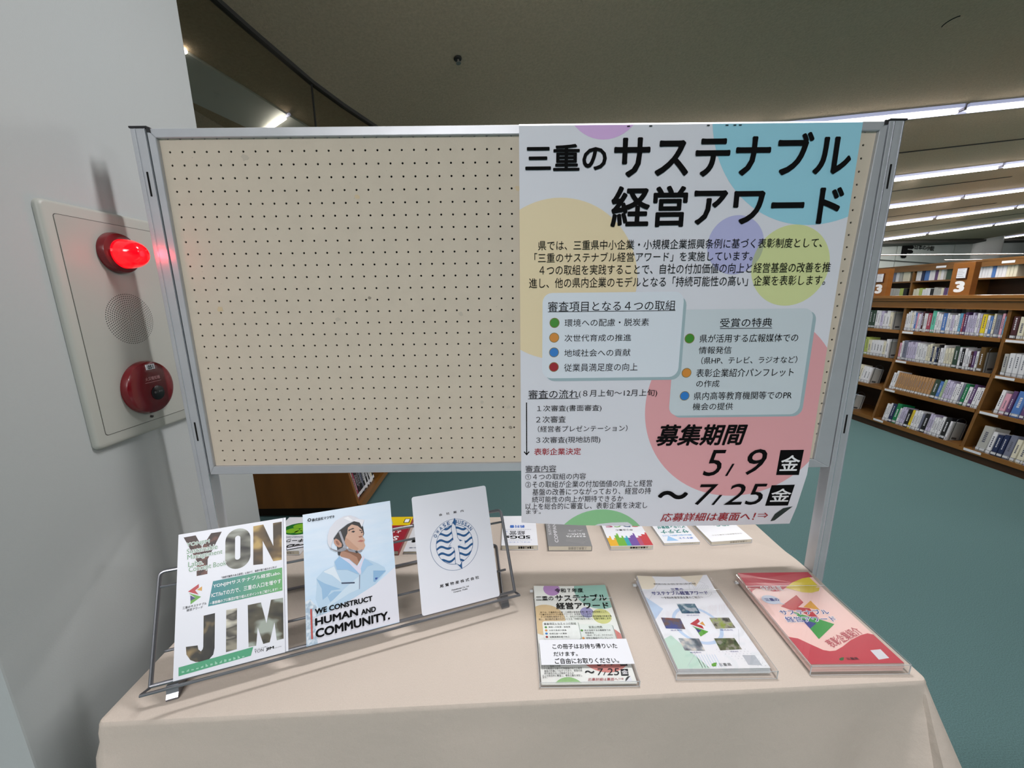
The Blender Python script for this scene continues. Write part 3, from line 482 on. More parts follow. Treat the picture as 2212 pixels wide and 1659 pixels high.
def row(spec, y_start, y_stop, xf, z, hmax, lean, where, group, base_h, bth, wide=1.0, faceX=-1, detail=True):
    """books from high y to low y (left to right in front of the bookcase)"""
    seq = run(spec); y = y_start
    ths = []
    for c, big in seq: ths.append(bth * (1.9 if big else random.uniform(0.72, 1.25)))
    avail = y_start - y_stop; tot = sum(ths)
    if y_stop is not None and tot > 0:
        k = avail / tot if wide is None else 1; ths = [t * k for t in ths]
    for i, (c, big) in enumerate(seq):
        th = ths[i]; y -= th
        if y < y_stop - 0.002: break
        h = min(hmax, base_h * random.uniform(0.92, 1.10) * (1.08 if big else 1))
        if c == 'tan': h = base_h
        l_, r_ = (seq[i - 1][0] if i else 'upright'), (seq[i + 1][0] if i + 1 < len(seq) else 'bookend')
        lab = '%s%s book between %s and %s, %s' % ('thick ' if big else '', c, l_ if i else 'upright', r_ if i + 1 < len(seq) else 'row end', where)
        add_book(xf, y, z, th, h, c, random.uniform(0.13, 0.16), lean, lab, group, faceX, detail)
    return y
def bookend(x, y, z, lean, label, kind='card'):
    t = empty('bookend', (x, y, z), (0, lean, 0), label=label, cat='bookend', group='wire bookends of the long bookcase')
    bm = bmesh.new(); tube(bm, fillet([(0.02, 0, 0.0), (0.02, 0, 0.22), (0.07, 0, 0.245), (0.12, 0, 0.22), (0.12, 0, 0.0)], 0.02), 0.0025, 6); fin('wire_loop', bm, WIRE, t)
    box('base_plate', 0.0, 0.13, -0.05, 0.0, 0.0, 0.0015, WIRE, t)
    if kind == 'card':
        box('cover_card', 0.005, 0.14, 0.003, 0.006, 0.0, 0.19, mat('card_grey', 'a7a7a4', 0.6), t); box('price_sticker', 0.04, 0.09, 0.0015, 0.003, 0.02, 0.04, mat('sticker_dark', '4a4a4a', 0.6), t)
    return t

SX = 5.29                                     # front of the low bookcase, upper part
def slope_x(z, front=SX): return front - 0.14 * max(0, (0.87 - z)) / 0.75
LEAN = math.atan(0.14 / 0.75)
YS = [0.57, 1.52, 2.47, 3.42, 4.37, 5.32]
LEV = [(1.14, 1.437), (0.81, 1.10), (0.475, 0.78), (0.115, 0.44)]
lb = empty('low_bookcase', (SX, 3.4, 0), label='long low oak bookcase with a sloping lower front behind the right post', cat='bookcase')
def L(o): o.location = o.location - lb.location; return o
def lbx(name, *a, m=WOOD, bev=0): 
    x0, x1, y0, y1, z0, z1 = a; return box(name, x0 - SX, x1 - SX, y0 - 3.4, y1 - 3.4, z0, z1, m, lb, bev)
prof = [(SX, 1.50), (SX, 0.87), (5.15, 0.09), (5.72, 0.09), (5.72, 1.50)]
for y in YS:
    bm = bmesh.new(); prism(bm, prof, 0.026, lambda s, t, h, y=y: Vector((s - SX, y - 0.013 + h - 3.4, t))); fin('upright', bm, WOOD, lb)
lbx('back_panel', 5.60, 5.62, YS[0], YS[-1], 0.09, 1.5, m=WOOD_D)
for (z, zt) in LEV:
    for y0, y1 in zip(YS, YS[1:]):
        x = slope_x(z) - 0.004; bm = bmesh.new(); low = z < 0.8; tl_ = math.tan(LEAN) if low else 0
        prism(bm, [(x, z), (5.60, z + (0 if not low else -0.35 * tl_ * 0)), (5.60, z - 0.028), (x, z - 0.028)], y1 - y0 - 0.026, lambda s, t, h, y0=y0: Vector((s - SX, y0 + 0.013 + h - 3.4, t))); fin('shelf', bm, WOOD, lb)
        bm = bmesh.new(); bxm(bm, x - 0.005 - SX, x - SX, y0 + 0.013 - 3.4, y1 - 0.013 - 3.4, z - 0.032, z + 0.004); fin('shelf_lip', bm, WOOD_L, lb)
        if y1 < 4.4 and y0 > 1.5:
            lw = 0.12 if y0 > 2 else 0.14
            bm = bmesh.new(); bxm(bm, x - 0.009 - SX, x - 0.005 - SX, y1 - 0.03 - lw - 3.4, y1 - 0.03 - 3.4, z - 0.026, z - 0.004)
            sl = fin('shelf_label', bm, CARD_M, lb)
lbx('top_board', SX - 0.035, 5.76, YS[0] - 0.02, YS[-1] + 0.02, 1.495, 1.53, m=WOOD_L, bev=0.008)
lbx('top_moulding', SX - 0.022, SX + 0.02, YS[0], YS[-1], 1.472, 1.495, m=WOOD_L, bev=0.006)
lbx('fascia', SX - 0.006, SX + 0.02, YS[0], YS[-1], 1.40, 1.472)
lbx('fascia_lip', SX - 0.014, SX + 0.02, YS[0], YS[-1], 1.395, 1.404, m=WOOD_L)
lbx('kick_board', 5.165, 5.185, YS[0], YS[-1], 0.0, 0.088, m=WOOD_D)
lbx('bottom_rail', 5.14, 5.17, YS[0], YS[-1], 0.075, 0.108, m=WOOD_L)
# number boards on top
for yc, lab in ((2.955, 'upright oak board with a white 3, right one on the low bookcase'), (3.835, 'upright oak board with a white 3 next to the aluminium post')):
    t = empty('shelf_marker', (5.33, yc, 1.53), label=lab, cat='sign', group='shelf number boards with a white 3')
    box('board', 0, 0.06, -0.096, 0.096, 0, 0.315, mat('oak_bright', '8f5a26', 0.4, grain=((3, 3, 16), 0.1)), t, bev=0.003)
    box('card_holder', -0.012, 0, -0.05, 0.04, 0.155, 0.262, mat('holder_brown', '4a2616', 0.5), t); box('notice_card', -0.015, -0.012, -0.044, 0.036, 0.165, 0.258, CARD_M, t)
    pr_ = Print(lambda s, t_, h: Vector((-0.001 - h, -s, t_))); pr_.text('white', '3', -0.045, 0.040, 0.03, 0.135, bold=0.045); pr_.lay(t, INK, {'white': 'number_3'})
    pr_ = Print(lambda s, t_, h: Vector((-0.0155 - h, -s, t_)))
    for k in range(5): pr_.poly('grey', [(-0.03, 0.25 - k * 0.017), (0.028 - 0.012 * (k % 2), 0.25 - k * 0.017), (0.028 - 0.012 * (k % 2), 0.2475 - k * 0.017), (-0.03, 0.2475 - k * 0.017)])
    pr_.lay(t, INK, {'grey': 'small_print'})
W4 = ['top shelf', 'second shelf', 'third shelf', 'bottom shelf']
rows = {
 (2.47, 3.42, 0): ('white*3,cream,white,blue,pink,white,lilac,maroon,white*2,crimson!,teal!,white*3,blue!,white*2,lilac,white*2,sky blue,crimson,purple,lilac*4,white,lilac,yellow!,white,blue,cream,slate!,pink,sky blue', 0, 0.0, 0.205, 0.026),
 (2.47, 3.42, 1): ('pink,white,slate!,lilac*4,white*4,cream*2,navy,cream,navy,black,white*2,cream*3,dark green!,white,black,white*2,maroon,purple,white,brown!', 0.0, 0.09, 0.20, 0.026),
 (2.47, 3.42, 2): ('white*2,tan*15,dark green!,blue,pale green,lilac*3,white*2,slate,green,white,purple,white*2', 0.03, 0.0, 0.205, 0.025),
 (2.47, 3.42, 3): ('white*3,navy!,green!,white,lilac*3,black!,yellow,white*3,slate,black!,lilac*2,white*4,black!,white', 0.09, 0.14, 0.20, 0.026),
 (3.42, 4.37, 0): ('white*3,black,white,dark green*2,white*2,lilac,white*2,cream', 0.30, 0.13, 0.20, 0.026),
 (3.42, 4.37, 1): ('white*2,pale green,lime*3,cream,white*4,cream,white', 0.30, 0.10, 0.20, 0.026),
 (3.42, 4.37, 2): ('sky blue,crimson,blue,white,cream*2,white*3', 0.34, 0.22, 0.20, 0.026),
 (3.42, 4.37, 3): ('sky blue,blue,white*2,sky blue,white', 0.30, 0.33, 0.20, 0.026),
 (1.52, 2.47, 0): ('maroon,cream*2,grey,blue!,blue!,pale green,white*2,cream,blue,white*3', 0.01, 0.2, 0.21, 0.03),
 (1.52, 2.47, 1): ('grey,white*4,cyan*2,cyan!,sky blue,white*3,cyan,navy', 0.02, 0.2, 0.21, 0.03),
 (1.52, 2.47, 2): ('white,pink,purple,blue!,purple,grey*2,white*3,lime,blue,white*3', 0.09, 0.2, 0.21, 0.03),
 (1.52, 2.47, 3): ('grey!,white,navy*2,slate,cream*2,lilac,white*3,purple,white*2', 0.07, 0.2, 0.21, 0.03)}
BAYN = {2.47: 'middle bay', 3.42: 'bay beside post', 1.52: 'bay at right edge'}
for (y0, y1, k), (spec, ga, gb, bh, bth) in rows.items():
    z, zt = LEV[k]; low = k >= 2; x = slope_x(z) + 0.012; lean = LEAN if low else 0
    where = W4[k] + ', ' + BAYN[y0]
    last = row(spec, y1 - 0.016 - ga, y0 + 0.016 + gb, x, z, zt - z - 0.02, lean, where, 'books on the long low bookcase', bh, bth, None)
    wire_guard(x - 0.008 - SX, y0 + 0.016 + gb - 3.4, y1 - 0.016 - ga - 3.4, z, lb, lean, math.tan(lean))
    if gb > 0.05 and y0 > 2: bookend(x + 0.01, last - 0.004, z, lean, 'wire bookend holding the row on the ' + where)
# a second, taller rank of book tops behind the top shelf row of the middle bay
y = 3.33
while y > 2.60:
    th = random.uniform(0.02, 0.045); c = random.choice(['white', 'cream', 'lilac', 'grey', 'white'])
    add_book(5.46, y, 1.14, th, 0.262, c, 0.13, 0, 'tall %s book in the rank behind the top row, middle bay' % c, 'tall books behind the top row', detail=False); y -= th + random.choice([0, 0.01, 0.05])

# tall bookcases beyond
def tall_case(name, X, y0, ys, z1, label, rows_, where):
    t = empty(name, (X, y0, 0), label=label, cat='bookcase')
    b = lambda nm, *a, m=WOOD: box(nm, a[0] - X, a[1] - X, a[2] - y0, a[3] - y0, a[4], a[5], m, t)
    for y in ys: b('upright', X, X + 0.35, y - 0.014, y + 0.014, 0, z1)
    b('top_board', X - 0.01, X + 0.38, ys[0] - 0.02, ys[-1] + 0.02, z1, z1 + 0.03); b('back_panel', X + 0.33, X + 0.35, ys[0], ys[-1], 0.05, z1, m=WOOD_D)
    b('header_board', X - 0.006, X + 0.014, ys[0], ys[-1], z1 - 0.085, z1)
    for a_, b_ in zip(ys, ys[1:]):
        for z in (0.08, 0.42, 0.76, 1.10, 1.45, 1.79): b('shelf', X, X + 0.33, a_ + 0.014, b_ - 0.014, z - 0.025, z, m=WOOD)
        b('header_card', X - 0.01, X - 0.006, (a_ + b_) / 2 - 0.08, (a_ + b_) / 2 + 0.08, z1 - 0.055, z1 - 0.02, m=CARD_M)
    for (yy0, yy1, z, spec, wh) in rows_: row(spec, yy1, yy0, X + 0.03, z, 0.235, 0, wh + ' of ' + where, 'books in ' + where, 0.20, 0.035, None, detail=False)
tall_case('tall_bookcase', 8.4, 4.6, [4.63, 5.58, 6.53, 7.48], 2.05, 'tall dark oak bookcase seen between the two number boards', [
    (6.62, 7.2, 1.79, 'grey*3,slate,white,grey,cream!', 'upper row'), (6.62, 7.3, 1.45, 'slate,grey*2,white*2,grey*3,lime,black', 'lower row'),
    (5.90, 6.50, 1.79, 'white*2,navy,blue!,white*2,purple,cream,white,grey,dark green!', 'upper row'), (5.85, 6.50, 1.45, 'cream*2,lime,white*3,black,grey*2,cream,purple,slate', 'lower row'),
    (5.0, 5.5, 1.79, 'white*4,blue,white*3,cream*3', 'upper row')], 'tall bookcase between boards')
tall_case('tall_bookcase', 10.6, 6.2, [4.31, 5.26, 6.21, 7.16, 8.11], 2.07, 'tall dark oak bookcase at the right, beyond the second number board', [
    (7.25, 7.6, 1.79, 'dark green!,dark green', 'upper row'), (7.3, 7.6, 1.45, 'white*2,slate,grey', 'lower row'),
    (6.30, 7.10, 1.79, 'white*3,grey,purple,white,cyan,white*2,cream!,cream!,grey', 'upper row'), (6.4, 7.12, 1.45, 'white*3,navy,white,purple,cream,navy,white*2,lilac,cream!', 'lower row')], 'far right tall bookcase')
# steel braces over the tall cases
bz = mat('brace_steel', '9a9896', 0.3, 0.85)
for nm, pts, r, lab in (('shelf_brace', [(7.4, 7, 2.315), (14, 7, 2.285)], 0.014, 'long steel brace bar crossing above the far bookcases'),
                   ('shelf_brace', [(9.475, 7.05, 2.205), (10.82, 7.05, 2.198), (10.85, 7.05, 2.10)], 0.013, 'short steel brace bar with a downturned end, in front of the column'),
                   ('shelf_brace', [(10.3, 7.0, 2.128), (10.65, 7.0, 2.124)], 0.013, 'shortest steel brace bar, lowest under the column')):
    bm = bmesh.new(); tube(bm, pts, r, 8); tag(fin(nm, bm, bz, smooth=True), lab, 'brace')

# bookcase end behind the board, lower left
def lbprof(zz): return -0.272 - 0.2 * (min(zz, 0.87) - 0.115)
ec = empty('end_bookcase', (-0.42, 1.5, 0), label='oak bookcase end panel seen under the board behind the white pillar', cat='bookcase')
pp = [(lbprof(0.09), 0.09), (lbprof(0.87), 0.87), (lbprof(0.87), 1.5), (-1.14, 1.5), (-1.14, 0.87), (-1.27, 0.09)]
for y in (1.5, 2.45, 3.4, 3.9):
    bm = bmesh.new(); prism(bm, pp, 0.028, lambda s, t, h, y=y: Vector((s + 0.42, y + h - 1.5, t))); fin('end_panel' if y == 1.5 else 'upright', bm, mat('oak_panel', '7f4f1c', 0.38, grain=((7, 7, 1.0), 0.22), coat=0.15), ec)
e = lambda nm, x0, x1, y0, y1, z0, z1, m=WOOD: box(nm, x0 + 0.42, x1 + 0.42, y0 - 1.5, y1 - 1.5, z0, z1, m, ec)
for z in (0.115, 0.475, 0.81, 1.14): e('shelf', -0.78, lbprof(z), 1.528, 3.9, z - 0.028, z)
e('top_board', -1.2, -0.38, 1.46, 3.94, 1.5, 1.53, WOOD_L); e('back_panel', -0.80, -0.78, 1.528, 3.9, 0.09, 1.5, WOOD_D); e('kick_board', -1.2, -0.31, 1.56, 3.88, 0, 0.09, WOOD_D); e('bottom_rail', lbprof(0.1) - 0.01, lbprof(0.1) + 0.02, 1.50, 3.92, 0.07, 0.118, WOOD_L)
y = 1.535
for c in ('white', 'grey', 'crimson', 'black', 'maroon', 'black', 'black', 'slate', 'black', 'white', 'black', 'white', 'black', 'white', 'cream', 'black'):
    th = random.uniform(0.018, 0.03)
    add_book(lbprof(0.14) - 0.02, y, 0.116, th, random.uniform(0.19, 0.23), c, 0.14, R(10), '%s book low in the bookcase behind the pillar' % c, 'books low in the end bookcase', 1); y += th

# ================================================================== TABLE AND CLOTH
TL = {'FL': (-0.028, -0.427), 'FR': (1.758, -0.360), 'BR': (1.752, 0.352), 'BL': (-0.045, 0.333)}
tb = empty('folding_table', (0.86, -0.02, 0), label='folding table hidden under the beige cloth', cat='table')
bm = bmesh.new(); prism(bm, [(-0.885, -0.398), (0.885, -0.332), (0.878, 0.355), (-0.895, 0.338)], 0.026, lambda s, t, h: Vector((s, t, 0.668 + h))); fin('table_top', bm, mat('laminate', 'b9ab95', 0.5), tb)
for x, y in ((-0.82, -0.34), (0.80, -0.28), (0.80, 0.28), (-0.82, 0.28)): bm = bmesh.new(); tube(bm, [(x, y, 0.0), (x, y, 0.668)], 0.014); fin('leg', bm, mat('leg_steel', '8a8a88', 0.35, 0.9), tb)
cloth_m = mat('cloth_beige', 'c4b9af', 0.92, spec=0.15, grain=((900, 300, 900), 0.05), bump=(34, 0.55))
def cloth():
    bm = bmesh.new(); C = [Vector((*TL[k], 0)) for k in ('FL', 'FR', 'BR', 'BL')]; r = 0.014; ztop = 0.7
    per = []; nseg = [110, 48, 110, 48]
    for i in range(4):
        a, b = C[i], C[(i + 1) % 4]; d = (b - a).normalized(); nn = Vector((d.y, -d.x, 0)); L_ = (b - a).length
        for k in range(nseg[i]):
            t = k / nseg[i]; per.append((a + (b - a) * t, nn, t * L_, L_, i))
    # corner fans
    out = []
    for j, (p, nn, s, L_, i) in enumerate(per):
        if s == 0:
            pn = Vector(((C[i] - C[i - 1]).normalized().y, -(C[i] - C[i - 1]).normalized().x, 0))
            for w in (0, 0.25, 0.5, 0.75, 1): n2 = (pn * (1 - w) + nn * w).normalized(); out.append((p - (pn + nn) * r + n2 * r, n2, s, L_, i, True))
            continue
        out.append((p, nn, s, L_, i, s == 0))
    rows_ = []; depth = [0, 0.004, 0.010, 0.014, 0.03, 0.05, 0.08, 0.12, 0.17, 0.23, 0.30, 0.38, 0.46, 0.54, 0.60, 0.655]
    for di, d in enumerate(depth):
        ring = []
        for (p, nn, s, L_, i, corner) in out:
            if d <= r: o = r * math.sin(math.acos(max(-1, min(1, 1 - d / r)))) - r; zz = ztop - d
            else:
                o = 0.0; zz = ztop - d; g = (d - r)
                e_ = min(s, L_ - s)                         # distance to the nearest corner
                o += 0.055 * g + 0.019 * min(1, g / 0.3) * (math.sin((s - 0.45 * g) * 9.0 + i * 2.1 + 0.8) + 0.6 * math.sin((s + 0.3 * g) * 17 + 1.3 * i))
                # the corner cone hangs out, with a valley beside it
                o += g * 0.30 * math.exp(-(e_ / (0.05 + 0.10 * g)) ** 2) * (0.45 if (i == 0 and s < L_ / 2) or (i == 3 and s > L_ / 2) else 1.15)
                o -= g * 0.04 * math.exp(-((e_ - 0.11 - 0.25 * g) / 0.05) ** 2)
                if 0.03 < d < 0.07 and i == 0: o -= 0.0035
                o = max(o, 0.001)
            left = nn.x < -0.3
            if left: o = min(o, 0.004 + 0.008 * d if abs(p.y) < 0.36 else 0.012 + 0.04 * d)
            if i == 1 and not corner: o = o * (1 - math.exp(-(p.y / 0.10) ** 4)) + 0.0
            ring.append(bm.verts.new(p + nn * o + Vector((0, 0, zz + (0.0012 * math.sin(s * 14) if d > r else 0)))))
        rows_.append(ring)
    n_ = len(out)
    for a, b in zip(rows_, rows_[1:]):
        for k in range(n_): bm.faces.new((a[k], a[(k + 1) % n_], b[(k + 1) % n_], b[k]))
    co = [v.co.copy() for v in rows_[0]]
    bmesh.ops.remove_doubles(bm, verts=bm.verts[:], dist=0.00002)
    # flat top: one face through the merged rim
    rim = {}
    for v in bm.verts:
        if abs(v.co.z - ztop) < 1e-6: rim[(round(v.co.x, 4), round(v.co.y, 4))] = v
    order = []
    for c in co:
        v = rim.get((round(c.x, 4), round(c.y, 4)))
        if v is not None and v not in order: order.append(v)
    bmesh.ops.triangulate(bm, faces=[bm.faces.new(order)])
    return tag(fin('tablecloth', bm, cloth_m, smooth=True), 'plain beige cloth draped over the table under the brochures', 'tablecloth')
cloth()

# ================================================================== PEGBOARD SCREEN
ALU = mat('aluminium', 'c0c3c9', 0.40, 0.38, noise=(14, 0.04)); ALU_E = mat('aluminium_edge', 'e2e4ea', 0.2, 0.8); DARK = mat('cavity_black', '070707', 0.95)  # cavity black stands in for shade inside holes and slots
PEG = mat('pegboard_cream', 'd0c4b3', 0.7, noise=(22, 0.025), bump=(240, 0.08))
pb = empty('pegboard_screen', (0.86, 0, 0), label='cream pegboard screen in an aluminium frame on two posts behind the table', cat='display board')
X0, X1, Z0, Z1 = -0.027, 1.737, 1.075, 1.929
bm = bmesh.new(); pit = 0.03; rh = 0.0027; zr = 1.8997
ncol, nrow = 58, 28; xs0 = -pit / 2; zt0 = zr + pit / 2
def cell(cx, cz):
    o = [(-1, -1), (0, -1), (1, -1), (1, 0), (1, 1), (0, 1), (-1, 1), (-1, 0)]
    ov = [bm.verts.new((cx + a * pit / 2 - 0.86, 0, cz + b * pit / 2)) for a, b in o]
    iv = [bm.verts.new((cx + rh * math.cos(R(225 + 45 * k)) - 0.86, 0, cz + rh * math.sin(R(225 + 45 * k)))) for k in range(8)]
    dv = [bm.verts.new(v.co + Vector((0, 0.003, 0))) for v in iv]
    for k in range(8):
        bm.faces.new((ov[k], ov[(k + 1) % 8], iv[(k + 1) % 8], iv[k])); f = bm.faces.new((iv[k], iv[(k + 1) % 8], dv[(k + 1) % 8], dv[k])); f.material_index = 1
for i in range(ncol):
    for j in range(nrow + 1): cell(i * pit, zr + pit - j * pit - (0 if j else 0.0))
# plain margins
zt = zr + pit * 1.5; zb = zr + pit * 1.5 - pit * (nrow + 1)
for a in ((X0, xs0, zb, zt), (xs0 + ncol * pit, X1, zb, zt), (X0, X1, Z0 - 0.01, zb)):
    x0, x1, z0, z1 = a; vs = [bm.verts.new((x - 0.86, 0, z)) for x, z in ((x0, z0), (x1, z0), (x1, z1), (x0, z1))]; bm.faces.new(vs)
for f in bm.faces:
    f.normal_update()
me = bpy.data.meshes.new('perforated_sheet'); bm.to_mesh(me); bm.free(); link('perforated_sheet', me, [PEG, DARK], pb)
pbx = lambda nm, x0, x1, y0, y1, z0, z1, m=ALU, bev=0: box(nm, x0 - 0.86, x1 - 0.86, y0, y1, z0, z1, m, pb, bev)
pbx('cavity_shade', X0, X1, 0.006, 0.010, Z0, Z1, DARK); pbx('back_sheet', X0, X1, 0.012, 0.016, Z0, Z1, PEG)  # black sheet puts the hollow's shade behind the holes
# mitred frame bars
def bar(name, quad, y0, y1, m):
    bm = bmesh.new(); prism(bm, quad, 1, lambda s, t, h: Vector((s - 0.86, y0 + (y1 - y0) * h, t))); bmesh.ops.bevel(bm, geom=bm.edges[:], offset=0.0015, segments=1, affect='EDGES'); return fin(name, bm, m, pb)
OX0, OX1, OZ0, OZ1 = -0.041, 1.755, 1.050, 1.9495
bar('frame_bar', [(OX0, OZ1), (OX1, OZ1), (X1, Z1), (X0 + 0.006, Z1)], -0.009, 0.024, ALU)
bar('frame_bar', [(OX0, OZ0), (OX1, OZ0), (X1 - 0.03, Z0), (X0, Z0)], -0.009, 0.024, ALU)
bar('frame_bar', [(OX0, OZ0), (X0, Z0), (X0 + 0.006, Z1), (OX0, OZ1)], -0.009, 0.024, ALU)
bar('frame_bar', [(OX1, OZ0), (OX1, OZ1), (X1, Z1), (X1 - 0.03, Z0)], -0.009, 0.024, ALU)
for side, (a, b) in (('l', (-0.079, -0.043)), ('r', (1.757, 1.792))):
    pbx('post', a, b, -0.010, 0.026, 0.06, 1.950, ALU, 0.002)
    for xx in (a + 0.012, b - 0.001): pbx('post_ridge', xx - 0.0008, xx + 0.0008, -0.0116, -0.0098, 0.7 if side == 'l' else 0.1, 1.948, ALU_E)
    pbx('post_cap', a - 0.001, b + 0.006, -0.012, 0.028, 1.950, 1.954, mat('cap_black', '15151a', 0.5))
    xm = (a + b) / 2
    pbx('foot_bar', a, b, -0.28, 0.30, 0.03, 0.062, ALU, 0.003)
    for (zz0, zz1) in ((1.797, 1.853), (1.154, 1.209)):
        bm = bmesh.new(); tube(bm, [(0, 0, zz0), (0, 0, zz1)], 0.003, 8); bmesh.ops.transform(bm, matrix=Matrix.Translation((xm + 0.004 - 0.86, -0.0085, 0)), verts=bm.verts[:]); fin('slot', bm, DARK, pb)
    for yy in (-0.26, 0.28): bm = bmesh.new(); lathe(bm, [(0.002, -0.012), (0.025, -0.012), (0.025, 0.012), (0.002, 0.012)], 'x', (xm - 0.86, yy, 0.025), 20); fin('caster', bm, mat('caster_black', '202022', 0.5), pb)
pbx('corner_clip', OX0 + 0.001, OX0 + 0.010, -0.011, -0.008, 1.941, 1.9515, mat('cap_black', '15151a', 0.5)); pbx('corner_clip', OX1 - 0.010, OX1 - 0.001, -0.011, -0.008, 1.941, 1.9515, mat('cap_black', '15151a', 0.5))
# old tape marks and scuffs stuck to the board
scuff = Print(lambda s, t, h: Vector((s - 0.86, -0.0002 - h, t)))
def hole_free(x, z):
    return min(abs((x / pit) - round(x / pit)) * pit, 1) > 0.006 or abs(((zr - z) / pit) - round((zr - z) / pit)) * pit > 0.006
for (x, z, r_, ink) in ((0.182, 1.886, 0.010, 'mark'), (0.45, 1.794, 0.008, 'tape'), (0.93, 1.80, 0.008, 'tape'), (0.855, 1.81, 0.008, 'tape'), (0.46, 1.545, 0.005, 'dark'), (0.75, 1.255, 0.006, 'mark'), (0.70, 1.50, 0.007, 'mark'), (0.37, 1.49, 0.008, 'mark'), (0.06, 1.52, 0.010, 'tape'), (0.83, 1.18, 0.006, 'dark'), (0.825, 1.24, 0.006, 'mark')):
    k = 9; scuff.poly(ink, [(x + r_ * random.uniform(.6, 1.1) * math.cos(2 * math.pi * i / k), z + r_ * random.uniform(.5, 1) * math.sin(2 * math.pi * i / k)) for i in range(k)], 1)
for i in range(90):
    x, z = random.uniform(0, 0.85), random.uniform(1.10, 1.92)
    if hole_free(x, z): scuff.poly('dark', [(x, z), (x + random.uniform(.0005, .003), z + .0003), (x + .001, z + random.uniform(.0006, .0015))], 1)
scuff.lay(pb, {'mark': mat('scuff_grey', 'c3b9aa', 0.8), 'tape': mat('old_tape', 'd3bf9c', 0.6), 'dark': mat('scuff_dark', '968c7e', 0.8)}, {'mark': 'scuff', 'tape': 'tape_rest', 'dark': 'scuff'})

# ================================================================== POSTER
EDGE = [(0.859, 0.886), (1.03, 0.8755), (1.2377, 0.869), (1.445, 0.8688), (1.6605, 0.872), (1.674, 0.926), (1.690, 1.03), (1.690, 1.9455), (0.859, 1.9455)]
def sm(t): t = max(0, min(1, t)); return t * t * (3 - 2 * t)
CAMP = Vector((CX, CY, CZ))
def bend(s, t):
    """how far the loose paper stands off the screen's plane at (s, t)"""
    d = 0.0
    if t < 1.045:
        u = (1.045 - t) / 0.175; d += 0.035 * u * u * sm((s - 1.15) / 0.5) + 0.006 * u * u
    return d
def P_poster(s, t, h):
    h *= 2.2
    P = Vector((s, -0.0125, t)); P = CAMP + (P - CAMP) * (1 + bend(s, t) / 1.0563); return P + Vector((0, -h, 0)) - PORG
PORG = Vector((1.27, -0.0125, 1.40))
ps = empty('poster', PORG, label='large printed award poster hung over the right half of the pegboard', cat='poster')
INK2 = dict(INK); INK2.update({'paper': mat('poster_paper', 'e1e3ed', 0.55), 'teal': mat('disc_teal', '9ad6ea', 0.55), 'beige': mat('disc_beige', 'ecdab4', 0.55), 'lavender': mat('disc_lavender', 'b8bae6', 0.55),
    'lime': mat('disc_lime', 'd8e0a2', 0.55), 'pink': mat('disc_pink', 'e6a8ae', 0.55), 'violet': mat('disc_violet', 'dcb4ea', 0.55), 'leaf': mat('disc_green', '90cc96', 0.55), 'mix': mat('disc_mix', 'b6c0a0', 0.55),
    'card': mat('card_pale', 'e0e8f3', 0.5), 'card2': mat('card_bluegrey', 'cfdae2', 0.5), 'edge': mat('card_edge', 'a2bac2', 0.5), 'wedge': mat('fold_shade', '26312f', 0.5), 'crease': mat('fold_white', 'dfe2ea', 0.5)})
